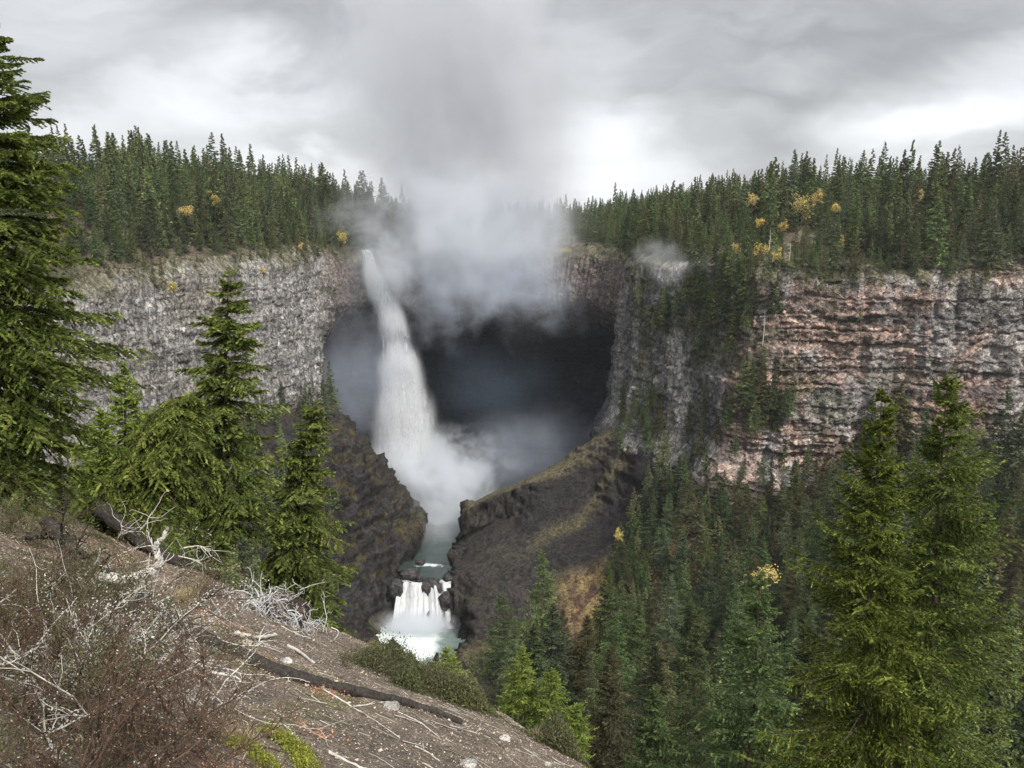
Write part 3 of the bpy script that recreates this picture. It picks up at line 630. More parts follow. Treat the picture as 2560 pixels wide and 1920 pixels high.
for a_, b_, Y_, r_, dn, ax, lb_ in [(377, 290, 467, (8, 6, 24), .55, -17, 'smooth white head of the falling water just under the lip'), (392, 330, 462, (12, 8, 28), .50, -12, 'soft white sheath round the falls near the top'), (401, 378, 457, (17, 10, 32), .42, -7, 'soft white sheath round the middle of the falls'),
                                (405, 425, 452, (24, 12, 34), .34, -3, 'feathery spray flying off the lower falls'), (410, 465, 448, (33, 15, 30), .30, 0, 'widest feathery spray low on the falls')]:
    mist('falls_spray', lb_, at(a_, b_, Y_), r_, dn * 2.2, .085, .08, .52, rot=(0, R(ax), 0), stretch=(1, 1, .35), edge=.9, detail=5, col=(.98, .99, 1))
mist('base_spray', 'dense white spray boiling up where the falls strike the pool', at(434, 482, 438), (74, 32, 46), .36, .050, .26, .62, edge=.95, detail=6)
mist('river_mist', 'mist drifting low over the river below the falls', at(440, 530, 415), (46, 36, 36), .09, .045, .24, .62, edge=.9)
mist('cave_mist', 'faint mist blowing right across the cave floor', at(535, 458, 446), (88, 28, 54), .036, .028, .28, .66, edge=.9, detail=6, col=(.84, .89, 1))
mist('cave_mist', 'thin blue mist filling the dark of the cave behind the falls', at(500, 390, 470), (80, 26, 60), .007, .022, .22, .62, edge=.9, col=(.6, .78, 1))
mist('mist_wisp', 'small wisp of mist caught on the cliff edge of the right buttress', at(670, 262, 364), (36, 14, 28), .07, .060, .40, .70, edge=.9, detail=6)
mist('cascade_spray', 'fine spray at the foot of the cascade', at(418, 624, 340), (27, 11, 9), .5, .16, .10, .56, edge=.9)
# ------------------------------------------------------------------ haze: one even box of air
bm = bmesh.new(); bmesh.ops.create_cube(bm, size=1); me = bpy.data.meshes.new('haze'); bm.to_mesh(me); bm.free()
hz = bpy.data.objects.new('haze', me); C.objects.link(hz); hz.location = (0, 730, -35); hz.scale = (2400, 1760, 400)
m, nt, o = newmat('haze'); v = nt.nodes.new('ShaderNodeVolumePrincipled'); v.inputs['Color'].default_value = (.93, .965, 1, 1); v.inputs['Density'].default_value = .00005; v.inputs['Anisotropy'].default_value = .2
nt.links.new(v.outputs[0], o.inputs['Volume']); me.materials.append(m); tag(hz, kind='stuff', label='thin pale haze filling the air over the whole gorge', cat='haze')
# ------------------------------------------------------------------ conifers
def leaves(Cn, D, ln, wd, rg, flat=.5):
    """pointed needle sprays: centre Cn, direction D, length ln, width wd -> (4n,3) verts, quads"""
    n = len(Cn); r = rg.normal(size=(n, 3)); r[:, 2] *= 1 - flat
    S = np.cross(D, r); S /= np.linalg.norm(S, axis=1)[:, None] + 1e-9
    ln = np.broadcast_to(ln, n)[:, None]; wd = np.broadcast_to(wd, n)[:, None]
    a = Cn - D * ln * .5; b = Cn + D * ln * .5; m_ = Cn + D * ln * .05
    V = np.stack([a, m_ + S * wd * .5, b, m_ - S * wd * .5], 1).reshape(-1, 3)
    return V, np.arange(4 * n).reshape(n, 4)
def conifer(seed, H, R_, nb, nbl, nlf, ll, lw, prof=.85, c0=.08, droop=.35, tip=.25, irr=.35, asym=None, path=None, sides=6, limbs=True, tb=.018, up=.15, gap=0., tiers=0):
    """returns (trunk verts, faces), (crown verts, faces, tint)"""
    g = np.random.default_rng(seed)
    if path is None:
        k = 8; P = np.zeros((k, 3)); P[:, 2] = np.linspace(0, H, k); P[1:-1, :2] += g.normal(size=(k - 2, 2)) * H * .006
    else: P = np.asarray(path, float); k = len(P)
    cum = np.concatenate([[0], np.cumsum(np.linalg.norm(np.diff(P, axis=0), axis=1))]); tot = cum[-1]
    def on(t): return np.stack([np.interp(t * tot, cum, P[:, j]) for j in range(3)], -1)
    tr = np.linspace(0, 1, 10); paths = [(on(tr), tb * H * (1 - tr) ** .85 + .006)]
    # whorled branches
    t = c0 + (1 - c0) * (np.arange(nb) + g.uniform(0, 1, nb)) / nb ; t = c0 + (t - c0) * .985
    if tiers:      # boughs grow in whorls with open air between them
        ti_ = np.round(t * tiers); t = np.clip((ti_ + .22 * g.normal(size=nb)) / tiers, c0, .99)
    az = g.random(nb) * 2 * np.pi
    q = (t - c0) / (1 - c0)
    Lb = R_ * np.clip((1 - q) ** prof, .012, 1) * (1 - .3 * np.exp(-q / .05)) * g.uniform(1 - irr, 1 + irr * .5, nb)
    # uneven sides: some whorl groups are longer, some sparse
    Lb *= 1 + irr * .5 * vnoise(np.cos(az) * 1.5 + seed, np.sin(az) * 1.5, t * 16, 7)
    if tiers: Lb *= .72 + .5 * _hash(ti_.astype(np.int64), (np.floor(az / 1.05)).astype(np.int64), np.zeros(nb, np.int64), seed)
    if asym is not None: Lb *= 1 + asym[1] * np.cos(az - asym[0])
    el = up + .55 * q - .22 * (1 - q) + g.normal(size=nb) * .08
    B = on(t); u = np.linspace(0, 1, nbl + 1)[1:]
    dirh = np.stack([np.cos(az), np.sin(az), 0 * az], 1)
    def bp(i_u):   # point along every branch at u
        z = Lb[:, None] * (np.tan(el)[:, None] * i_u - droop * i_u ** 2 + tip * i_u ** 4)
        pz = B[:, None, :] + dirh[:, None, :] * (Lb[:, None] * i_u)[..., None]; pz[..., 2] += z; return pz
    if gap > 0:
        keep = g.random(nb) > gap; B, Lb, el, az, q, dirh, t = B[keep], Lb[keep], el[keep], az[keep], q[keep], dirh[keep], t[keep]; nb = len(t)
    if limbs:
        uu = np.array([0, .3, .6, .9]); bb = bp(uu[None])
        for i in range(nb):
            if Lb[i] > .25 * R_: paths.append((bb[i], np.array([.009, .006, .003, .0015]) * Lb[i] * .8 + .0015))
    # side branchlets, both sides and along the branch
    us = np.clip(u[None] + g.uniform(-.5, .5, (nb, nbl)) / nbl, .08, 1.); Pb = bp(us); Pn = bp(np.minimum(us + .05, 1.05)); Dn = Pn - Pb; Dn /= np.linalg.norm(Dn, axis=2)[..., None] + 1e-9
    side = np.where(g.random((nb, nbl)) < .5, -1, 1) * g.uniform(.5, 1.1, (nb, nbl))
    perp = np.stack([-dirh[:, 1], dirh[:, 0], 0 * az], 1)[:, None, :]
    Ds = Dn * np.cos(side)[..., None] + perp * np.sin(side)[..., None]; Ds[..., 2] -= g.uniform(.0, .35, (nb, nbl)); Ds /= np.linalg.norm(Ds, axis=2)[..., None]
    Ls = (Lb[:, None] * (.42 * (1.1 - us) + .05) + ll * .8 * (1 - .75 * q[:, None])) * g.uniform(.6, 1.2, (nb, nbl))
    w = (np.arange(nlf) + g.uniform(0, 1, (nb, nbl, nlf))) / nlf
    Lc = Pb[:, :, None] + Ds[:, :, None] * (Ls[..., None] * w)[..., None]; Lc[..., 2] -= .22 * (Ls[..., None] * w ** 2)
    Ld = Ds[:, :, None] + g.normal(size=(nb, nbl, nlf, 3)) * .45; Ld /= np.linalg.norm(Ld, axis=3)[..., None]
    tint = .30 + .22 * (us[..., None] * w) + .10 * q[:, None, None] + .16 * g.normal(size=(nb, nbl, 1)) + .12 * g.normal(size=(nb, nbl, nlf)) + .1 * g.normal(size=(nb, 1, 1))  # sprays coloured lighter towards tip and top, standing in for lit tips
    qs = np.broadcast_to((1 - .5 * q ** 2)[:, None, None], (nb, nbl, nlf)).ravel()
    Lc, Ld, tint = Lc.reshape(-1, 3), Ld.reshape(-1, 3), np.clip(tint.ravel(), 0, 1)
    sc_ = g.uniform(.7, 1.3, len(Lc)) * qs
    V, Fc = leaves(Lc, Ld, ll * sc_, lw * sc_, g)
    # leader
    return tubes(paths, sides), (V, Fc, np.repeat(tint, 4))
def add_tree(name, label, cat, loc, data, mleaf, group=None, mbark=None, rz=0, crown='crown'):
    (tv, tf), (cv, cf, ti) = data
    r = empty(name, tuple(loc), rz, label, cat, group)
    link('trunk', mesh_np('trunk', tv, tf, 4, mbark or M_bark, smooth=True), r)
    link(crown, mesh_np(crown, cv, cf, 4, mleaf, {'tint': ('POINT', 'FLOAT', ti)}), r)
    return r
# distant prototypes (unit: metres, about 25 m tall), built once, shared by the forest
PROTO = []
PR = [(25, 4.0, 1.1, .25), (28, 4.6, 1.0, .3), (22, 3.8, 1.2, .35), (30, 4.2, .95, .4), (24, 5.2, 1.05, .3), (26, 3.4, .9, .45), (20, 4.4, 1.15, .3), (27, 5.0, .85, .4)]
for i, (H, Rr, pf, irr) in enumerate(PR):
    d = conifer(100 + i, H, Rr, 130, 7, 3, .85, .36, prof=pf, c0=.10 + .06 * (i % 3), irr=irr, droop=.45, tip=.2, sides=4, limbs=False, tb=.010, gap=.1)
    PROTO.append((H, mesh_np('trunk', *d[0], 4, M_bark), d[1]))
PROTO += [None] * 0
for i, (H, Rr, pf, irr) in enumerate(PR):
    d = conifer(150 + i, H, Rr * 1.1, 170, 11, 5, .55, .21, prof=pf * .8, c0=.10 + .06 * (i % 3), irr=irr, droop=.5, tip=.22, sides=4, limbs=False, tb=.010, gap=.08)
    PROTO.append((H, mesh_np('trunk', *d[0], 4, M_bark), d[1]))
for i, (H, Rr, pf, irr) in enumerate(PR[:4]):
    d = conifer(170 + i, H, Rr * 1.15, 250, 17, 7, .32, .12, prof=pf * .75, c0=.06 + .05 * (i % 3), irr=irr, droop=.5, tip=.25, sides=5, limbs=True, tb=.010, gap=.08)
    PROTO.append((H, mesh_np('trunk', *d[0], 4, M_bark), d[1]))
def crown_mesh(i, mat):
    v, f, t = PROTO[i][2]; return mesh_np('crown', v, f, 4, mat, {'tint': ('POINT', 'FLOAT', t)})
CROWN = {(i, k): crown_mesh(i, m_) for i in range(20) for k, m_ in (('g', M_far), ('b', M_brown))}
# broad autumn trees
def aspen(seed, H, R_, n=900, ll=.7):
    g = np.random.default_rng(seed); paths = [(np.array([[0, 0, 0], [.1, 0, H * .4], [0, .1, H * .75], [0, 0, H * .95]]), np.array([.02, .016, .01, .003]) * H * .8)]
    cen = g.normal(size=(14, 3)) * np.array([.42, .42, .2]) * R_ * np.array([1, 1, H / R_ * .62]) + np.array([0, 0, H * .62])
    cen[:, 2] = np.clip(cen[:, 2], H * .25, H * .97)
    for c in cen: paths.append((np.array([[0, 0, c[2] * .72], c * [.5, .5, .9], c]), np.array([.006, .004, .002]) * H))
    k = g.integers(0, 14, n); C_ = cen[k] + g.normal(size=(n, 3)) * R_ * .22; D_ = g.normal(size=(n, 3)); D_ /= np.linalg.norm(D_, axis=1)[:, None]
    V, Fc = leaves(C_, D_, ll, ll * .8, g, 0)
    return tubes(paths, 4), (V, Fc, np.repeat(np.clip(.5 + .2 * g.normal(size=n), 0, 1), 4))
# ---- where the forest stands
gz = lambda x, y: float(gorge_h(np.array([[x]]), np.array([[y]]))[0, 0])
MID = []
TREES = []      # x, y, z, height, kind, zone
g = np.random.default_rng(5)
def scatter(n, x0, x1, y0, y1, hf, test, hmin, hmax, zone, sep, brown=.1):
    X = g.uniform(x0, x1, n); Y = g.uniform(y0, y1, n); Zs = hf(X[:, None], Y[:, None])[:, 0]; ok = test(X, Y, Zs)
    X, Y, Zs = X[ok], Y[ok], Zs[ok]; keep = []
    for i in range(len(X)):
        if all((X[i] - X[j]) ** 2 + (Y[i] - Y[j]) ** 2 > sep ** 2 for j in keep[-400:]): keep.append(i)
    for i in keep:
        h = hmin + (hmax - hmin) * g.random() ** 2.0 * (1.0 + .7 * float(vnoise(X[i] * .03, Y[i] * .03, 0, 88)))
        TREES.append([X[i], Y[i], Zs[i], h, 'b' if g.random() < brown else 'g', zone])
def rimtest(lo, hi):
    def f(X, Y, Zs):
        d, _, _ = rim_dist(X, Y); px, py = proj(np.stack([X, Y, Zs], 1))
        return (d > lo) & (d < hi) & (px > -30) & (px < 1055)
    return f
scatter(9000, -420, -70, 200, 640, plateau_h, rimtest(13, 190), 14, 34, 'left rim', 5.2, .15)
scatter(2500, -420, -70, 200, 640, plateau_h, rimtest(1, 60), 4, 12, 'left rim', 4.0, .35)
scatter(9000, 55, 420, 300, 560, plateau_h, rimtest(4, 150), 13, 32, 'right rim', 5.2, .28)
scatter(2000, 55, 420, 300, 560, plateau_h, rimtest(1, 40), 4, 12, 'right rim', 4.0, .35)
scatter(3600, -200, 420, 480, 1000, plateau_h, rimtest(8, 420), 14, 24, 'behind the falls', 8, .1)
# gorge forest on the right bank, thick below the red wall, thinner towards the cascade
def gt(X, Y, Zs):
    px, py = proj(np.stack([X, Y, Zs], 1))
    m_ = (px > 470) & (px < 1080) & (Y < 352 + 16 * (px > 632))
    edge = np.interp(px, [470, 520, 560, 600, 640, 700, 1024], [690, 640, 655, 560, 500, 470, 455])
    return m_ & (py > edge) & ~((px > 540) & (px < 615) & (py < 640) & (py > 520))
scatter(2600, -30, 330, 60, 262, gorge_h, gt, 26, 44, 'gorge forest', 7.2, .25)
scatter(5200, -30, 330, 258, 368, gorge_h, gt, 18, 36, 'gorge forest', 6.2, .25)
def lt(X, Y, Zs):
    px, py = proj(np.stack([X, Y, Zs], 1)); return (px > -40) & (px < 338) & (py > 385) & (Y < 440)
scatter(6500, -260, -60, 60, 440, gorge_h, lt, 14, 27, 'left slope', 7, .1)
# clumps clinging to the buttress and the ledges of the right cliff
def ledge_tree(px, py, Y, h, k='g'):
    p = at(px, py, Y); TREES.append([p[0], p[1], p[2], h, k, 'cliff ledges'])
from mathutils.bvhtree import BVHTree
def bvh_of(names):
    vs, fs, o = [], [], 0
    for nme in names:
        me = bpy.data.objects[nme].data; v = np.empty(len(me.vertices) * 3, np.float32); me.vertices.foreach_get('co', v)
        f = np.empty(len(me.loops), np.int32); me.loops.foreach_get('vertex_index', f)
        vs.append(v.reshape(-1, 3)); fs.append(f.reshape(-1, 4) + o); o += len(vs[-1])
    return BVHTree.FromPolygons(np.concatenate(vs).tolist(), np.concatenate(fs).tolist())
B_cliff = bvh_of(['cliff_left', 'cliff_right']); B_hill = bvh_of(['hillside'])
def hit(px, py, bvh=None):
    d = Vector(at(px, py, 1.0)).normalized(); r = (bvh or B_hill).ray_cast(Vector((0, 0, 0)), d)
    return None if r[0] is None else np.array(r[0])
g9 = np.random.default_rng(19)
LEDGE = [(int(g9.normal(715, 22)), int(g9.normal(308, 20)), 9 + 9 * g9.random()) for _ in range(45)] + [(int(g9.normal(755, 24)), int(g9.normal(415, 16)), 9 + 9 * g9.random()) for _ in range(26)] + [(int(g9.normal(640, 18)), int(g9.normal(428, 18)), 7 + 5 * g9.random()) for _ in range(20)] + [(712, 318, 16), (722, 300, 18), (733, 330, 15), (700, 300, 15), (690, 286, 14), (742, 300, 16), (728, 352, 13), (716, 345, 12), (668, 330, 15), (676, 318, 14), (660, 316, 12), (684, 345, 10), (655, 330, 11), (705, 275, 16), (730, 275, 15), (750, 282, 13),
         (742, 400, 17), (752, 408, 18), (735, 412, 14), (763, 412, 15), (772, 416, 19), (785, 420, 14), (728, 425, 13), (716, 440, 12), (745, 432, 12), (757, 438, 13), (700, 455, 14), (735, 455, 12), (705, 432, 10), (768, 280, 10), (820, 292, 7), (832, 300, 6), (970, 290, 8), (978, 296, 7), (985, 285, 8), (1000, 292, 6), (860, 318, 5), (815, 275, 8), (795, 270, 9), (640, 300, 8), (624, 395, 8), (634, 410, 9), (645, 425, 10), (628, 430, 10), (614, 440, 8), (650, 452, 10), (640, 395, 7), (655, 400, 8)]
for px, py, h in LEDGE:
    p = hit(px, py, B_cliff)
    if p is not None: TREES.append([p[0] - .8, p[1] - 2.5, p[2], h * 1.25, 'b' if g.random() < .2 else 'g', 'cliff ledges'])
for i in range(150):     # bushes and small trees fringing the crest of both cliffs
    k = int(g.integers(0, len(RC) - 60)); p = RC[k]
    if p[0] < -215 or p[0] > 330 or (-85 < p[0] < 20 and p[1] > 450): continue
    TREES.append([p[0] + RN[k][0] * g.uniform(-1, 4), p[1] + RN[k][1] * g.uniform(-1, 4), p[2] - g.uniform(0, 2.5), g.uniform(3.5, 9), 'b' if g.random() < .4 else 'g', 'cliff edge'])
def open_view(t):      # the river, its right bank and the brushy brown slope stay clear of trees
    a, b = proj(np.array(t[:3]) + [0, 0, t[3]]); a = float(a); b = float(b)
    if t[5] != 'gorge forest': return True
    return not ((a < 482 and b < 640) or (a < 505 and b < 585) or (a < 545 and b < 548) or (a < 632 and b < 500 + max(0, 632 - a) * .9) or (556 < a < 612 and b < 640))
TREES = [t for t in TREES if open_view(t)]
GOLD = [(801, 226, 385, 34), (817, 214, 390, 14), (836, 218, 395, 12), (752, 214, 400, 14), (759, 232, 372, 9), (783, 236, 372, 10), (841, 252, 352, 9), (920, 208, 395, 11), (216, 210, 400, 11), (189, 222, 380, 13), (764, 596, 190, 22), (619, 545, 300, 10)]
def hides_gold(t):     # golden trees stand in small gaps of the wood
    a, b = proj(np.array(t[:3])); c, d = proj(np.array(t[:3]) + [0, 0, t[3]])
    return any(abs(a - ga) < gw * .5 + 2 and t[1] < gy_ + 4 and d < gb - 9 for ga, gb, gy_, gw in GOLD)
TREES = [t for t in TREES if not (hides_gold(t) and t[5] != 'cliff ledges')]
for a, b, c, Y, h, k in [(541, 715, 546, 208, 0, 'g'), (502, 700, 590, 215, 0, 'g'), (560, 760, 606, 178, 0, 'b'), (583, 770, 612, 172, 0, 'b'), (604, 700, 560, 226, 0, 'g')]:
    p = at(a, b, Y); p[2] = gz(p[0], Y); TREES.append([p[0], p[1], p[2], at(a, c, Y)[2] - p[2], k, 'gorge forest'])
TA = np.array([[t[0], t[1], t[2], t[3]] for t in TREES])
px, py = proj(TA[:, :3]); ptx, pty = proj(TA[:, :3] + np.array([0, 0, 1]) * TA[:, 3:4])
size = (py - pty)
brow = np.interp(px, [0, 90, 250, 370, 500, 620, 640], [480, 530, 590, 640, 700, 768, 900])     # the near slope hides what lies under this line
vis = (px > -15) & (px < 1039) & (pty < 760) & (pty < brow - 6)
# what counts most in the photo: size, nearness to the front row and to the skyline
# painted far to near as tapering silhouettes, so that hidden trees count little
buf = np.full((768, 1024), -1, int); dist_ = np.hypot(TA[:, 0], TA[:, 1])
for i in np.argsort(-dist_):
    if not vis[i]: continue
    y0, y1 = pty[i], py[i]; hw = (y1 - y0) * .15
    for yy in range(max(0, int(y0)), min(768, int(y1) + 1)):
        w_ = hw * (yy - y0) / max(y1 - y0, 1) + .4; a, b = int(round(px[i] - w_)), int(round(px[i] + w_)) + 1
        if b > 0 and a < 1024: buf[yy, max(a, 0):b] = i
cols = np.arange(1024)[None]; rows = np.arange(768)[:, None]
buf[rows > np.interp(cols, [0, 90, 250, 370, 500, 620, 640], [480, 530, 590, 640, 700, 768, 900])] = -1
for tx, ty, sl in ((883, 385, .26), (948, 366, .26), (229, 270, .28), (319, 400, .2)): buf[(rows > ty) & (np.abs(cols - tx) < (rows - ty) * sl)] = -1
buf[:, :75] = -1; buf[190:250, 395:560] = -1
sc_ = np.bincount(buf[buf >= 0], minlength=len(TREES)).astype(float)
order = np.argsort(-sc_); NIND = 286
ind = set(order[:NIND].tolist())
ORD = 'first second third fourth fifth sixth seventh eighth ninth tenth eleventh twelfth thirteenth fourteenth fifteenth sixteenth seventeenth eighteenth nineteenth twentieth'.split()
TENS = {2: 'twenty', 3: 'thirty', 4: 'forty', 5: 'fifty', 6: 'sixty', 7: 'seventy', 8: 'eighty', 9: 'ninety'}
def ordinal(n):
    if n <= 20: return ORD[n - 1]
    t, r = divmod(n, 10)
    if t >= 10: return 'hundred-and-' + (ordinal(n - 100) if n > 100 else 'first')
    return TENS[t][:-1] + 'ieth' if r == 0 else TENS[t] + '-' + ORD[r - 1]
ZP = {'left rim': ('above the left cliff', 'falls'), 'right rim': ('above the red cliff', 'falls'), 'behind the falls': ('behind the mist', 'left'),
      'gorge forest': ('below the red cliff', 'river'), 'left slope': ('below the left cliff', 'falls'), 'cliff ledges': ('on a cliff ledge', 'falls'), 'cliff edge': ('on the cliff brink', 'falls')}
groups = {}
for i in ind:
    t = TREES[i]; med = np.median([TREES[j][3] for j in ind if TREES[j][5] == t[5]])
    kind = ('brownish' if t[4] == 'b' else 'dark green'); tall = 'tall' if t[3] > med else 'short'
    groups.setdefault((t[5], tall, kind), []).append(i)
lab = {}
for (zone, tall, kind), L_ in groups.items():
    ph, lm = ZP[zone]; s_ = sorted(L_, key=lambda j: (-px[j] if 'left' in zone else px[j]))
    for n_, j in enumerate(s_): lab[j] = f'{tall} {kind} conifer {ph}, {ordinal(n_ + 1)} from the {lm}'
gg = np.random.default_rng(77)
for i, t in enumerate(TREES):
    if i not in ind: continue
    dd_ = math.hypot(t[0], t[1]); k = int(gg.integers(0, 8)) + (8 if dd_ < 340 else 0); k = 16 + int(gg.integers(0, 4)) if dd_ < 290 else k; H0, tme, _ = PROTO[k]; s = t[3] / H0
    r = empty('conifer_tree', (t[0], t[1], t[2] - .5), gg.uniform(0, 6.28), lab[i], 'conifer', 'conifers ' + ZP[t[5]][0])
    r.scale = (s * gg.uniform(.75, 1.2) * (1.2 if t[5] == 'gorge forest' else 1),) * 2 + (s,)
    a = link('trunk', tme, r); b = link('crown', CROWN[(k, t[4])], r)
# the rest of the wood as one mass
LOW = []
for i in range(6):
    H, Rr, pf, irr = PR[i]; d = conifer(200 + i, H, Rr, 110, 5, 3, 1.0, .44, prof=pf, c0=.12, irr=irr, droop=.45, tip=.2, sides=3, limbs=False, tb=.010)
    LOW.append((H, d))
Vs, Fs, Ts, Ks, o_ = [], [], [], [], 0
for i, t in enumerate(TREES):
    if i in ind or not (-60 < px[i] < 1090) or pty[i] > brow[i] + 10 or pty[i] > 775: continue
    H0, (_, (cv, cf, ti)) = LOW[int(gg.integers(0, 6))]; s = t[3] / H0; a = gg.uniform(0, 6.28); ca, sa = math.cos(a), math.sin(a); w = s * gg.uniform(.8, 1.35)
    v = cv * np.array([w, w, s]); v = np.stack([v[:, 0] * ca - v[:, 1] * sa + t[0], v[:, 0] * sa + v[:, 1] * ca + t[1], v[:, 2] + t[2] - .5], 1)
    Vs.append(v); Fs.append(cf + o_); Ts.append(np.clip(ti + gg.normal() * .16, 0, 1)); Ks.append(np.full(len(v), (.7 if t[4] == 'b' else 0.) + .3 * gg.random())); o_ += len(v)
m, nt, o = newmat('wood_needles'); t_ = attr(nt, 'tint', 'Fac'); k_ = attr(nt, 'tree', 'Fac')
ca_ = ramp(nt, t_, [(0, (.034, .050, .024)), (.5, (.086, .115, .048)), (1, (.20, .235, .09))]); cb_ = ramp(nt, t_, [(0, (.045, .048, .024)), (.5, (.10, .10, .048)), (1, (.19, .17, .085))])
cc_ = mixc(nt, maprange(nt, k_, .2, .75), ca_, cb_); d_ = nt.nodes.new('ShaderNodeBsdfDiffuse'); nt.links.new(cc_, d_.inputs[0]); nt.links.new(d_.outputs[0], o.inputs[0])
from collections import Counter
print('ZONES', Counter(t[5] for t in TREES), Counter(TREES[i][5] for i in ind))
print('TREES', len(TREES), 'individual', len(ind), 'rest', len(Vs))
if Vs:
    fo = link('forest', mesh_np('forest', np.concatenate(Vs), np.concatenate(Fs), 4, m, {'tint': ('POINT', 'FLOAT', np.concatenate(Ts)), 'tree': ('POINT', 'FLOAT', np.concatenate(Ks))}))
    tag(fo, 'deep mass of conifers filling the forest behind the nearer trees', 'forest', kind='stuff')
# dead snags on the skyline
for i, (a, b, Y, h, lb) in enumerate([(290, 208, 500, 24, 'thin bare snag rising from the left forest, tallest of four'), (301, 209, 505, 23, 'thin bare snag second from the left on the left skyline'), (306, 210, 503, 18, 'short bare snag close beside a taller one on the left skyline'),
                                   (332, 214, 520, 22, 'thin grey snag standing alone nearest the mist'), (789, 262, 345, 8, 'pale bare snag leaning at the brink of the red cliff'), (769, 250, 352, 9, 'pale dead trunk standing in front of the right forest'), (762, 343, 340, 15, 'white dead trunk standing on a mossy ledge of the red cliff')]):
    p = at(a, b, Y)
    if b > 300: p = hit(a, b, B_cliff) + np.array([0, -1, -1])
    gq = np.random.default_rng(900 + i); P = [(np.array([[0, 0, 0], [.2, 0, h * .5], [0, 0, h]]), np.array([.2, .13, .04]))]
    for k in range(14):
        z = h * gq.uniform(.3, .95); a_ = gq.uniform(0, 6.28); l = gq.uniform(.5, 1.8); P.append((np.array([[0, 0, z], [l * math.cos(a_), l * math.sin(a_), z + .2]]), np.array([.07, .02])))
    tag(link('dead_tree', mesh_np('dead_tree', *tubes(P, 4), 4, M_grey if b > 215 else M_bark), None, tuple(p)), lb, 'dead tree', 'bare dead trees on the skyline')
# autumn trees
YEL = [(801, 226, 385, 17, 5.5, 'large golden aspen glowing in the right rim forest'), (817, 214, 390, 13, 2.6, 'slim golden tree touching the large golden aspen'), (836, 218, 395, 8, 2.4, 'small orange tree right of the large golden aspen'), (752, 214, 400, 11, 3.2, 'yellow-green tree left of the large golden aspen'),
       (759, 232, 372, 7, 1.8, 'tiny orange tree at the foot of the yellow-green tree'), (783, 236, 372, 7, 2.2, 'small yellow tree below the large golden aspen'), (761, 262, 350, 8, 3.6, 'pale gold bush leaning over the crest of the buttress'), (735, 258, 362, 7, 2.4, 'yellow sapling left of the pale gold bush'),
       (775, 270, 346, 9, 1.9, 'narrow yellow sapling right of the pale gold bush'), (841, 252, 352, 7, 1.9, 'small pale yellow tree under the orange tree'), (920, 208, 395, 10, 2.4, 'dull orange tree high in the far right forest'), (727, 266, 362, 5, 1.8, 'small yellow bush at the top of the wooded buttress'),
       (216, 210, 400, 9, 2.2, 'orange tree high in the left rim forest'), (189, 222, 380, 9, 2.9, 'faded orange tree lower in the left rim forest'), (343, 252, 455, 13, 2.8, 'bright yellow tree on the brink left of the falls'), (303, 252, 432, 6, 2.2, 'small yellow bush on the bare bank left of the falls'),
       (174, 294, 352, 7, 2.3, 'orange bush clinging to the grey left cliff'), (263, 274, 398, 4, 1.8, 'tiny yellow bush on top of the grey left cliff'), (565, 256, 484, 5, 3.2, 'yellow bush on the rim right of the falls'), (764, 596, 190, 9, 2.8, 'bright yellow tree top inside the dark gorge forest'), (619, 545, 300, 7, 2.0, 'yellow sapling on the edge of the brushy brown slope'),
       (655, 326, 392, 5, 2.2, 'yellowish bush on the streaked grey buttress')]
for i, (a, b, Y, h, rr, lb) in enumerate(YEL):
    p = at(a, b, Y)
    if (b > 265 and a < 400) or (600 < a < 700 and b < 400):
        q_ = hit(a, b, B_cliff); p = q_ + np.array([0, -1, -1]) if q_ is not None else p
    add_tree('autumn_tree', lb, 'autumn tree', p, aspen(700 + i, h, rr, int(200 + rr * 110), .5), M_yellow, 'yellow autumn trees')
# ------------------------------------------------------------------ near firs
def rel(pts, base): return [np.asarray(p) - base for p in pts]
def near(name, lb, pts, R_, seed, mat, nb=120, nbl=16, nlf=10, ll=.13, lw=.042, cat='fir', sub=None, tag_group=None, **kw):
    """pts: trunk as (px, py, Y) from base to tip"""
    P = [at(*p) for p in pts]; base = P[0]; P = np.array(rel(P, base))
    H = float(np.linalg.norm(np.diff(P, axis=0), axis=1).sum())
    return add_tree(name, lb, cat, base, conifer(seed, H, R_, nb, nbl, nlf, ll, lw, path=P, **kw), mat, tag_group)
near('fir_tree', 'huge dark fir leaning into the frame, tallest tree, rising far above the rim', [(-14, 500, 17.5), (-12, 250, 17.6), (-10, 20, 17.8)], 2.9, 31, M_fir, nb=330, nbl=28, nlf=14, ll=.15, lw=.055, prof=.6, c0=.06, droop=.5, tip=.2, irr=.4, up=-.02, tb=.012, gap=.12, tiers=26)
near('fir_tree', 'large dark fir in front of the grey left cliff with one-sided drooping boughs', [(222, 560, 24), (224, 440, 24), (226, 350, 24), (229, 270, 24)], 2.2, 32, M_fir, nb=200, nbl=26, nlf=14, ll=.16, lw=.06, prof=.6, c0=.12, droop=.5, tip=.25, irr=.4, asym=(0, .12), up=.0, tb=.012, gap=.15, tiers=16)
near('fir_tree', 'dark fir whose thick trunk leans out of the bare slope', [(100, 508, 20.4), (126, 482, 20.4), (150, 452, 20.6), (172, 420, 21), (186, 396, 21.2)], 1.75, 33, M_fir, nb=190, nbl=26, nlf=14, ll=.15, lw=.055, prof=.35, c0=.22, droop=.75, tip=.15, irr=.4, up=-.1, tb=.030)
near('fir_tree', 'full fir with drooping boughs beside the dark bluff', [(297, 650, 26), (297, 550, 26), (302, 460, 26), (319, 400, 26)], 1.8, 34, M_fir, nb=240, nbl=26, nlf=14, ll=.16, lw=.06, prof=.5, c0=.06, droop=.55, tip=.25, irr=.4, asym=(0, .2), up=.0, tb=.011, gap=.12, tiers=17)
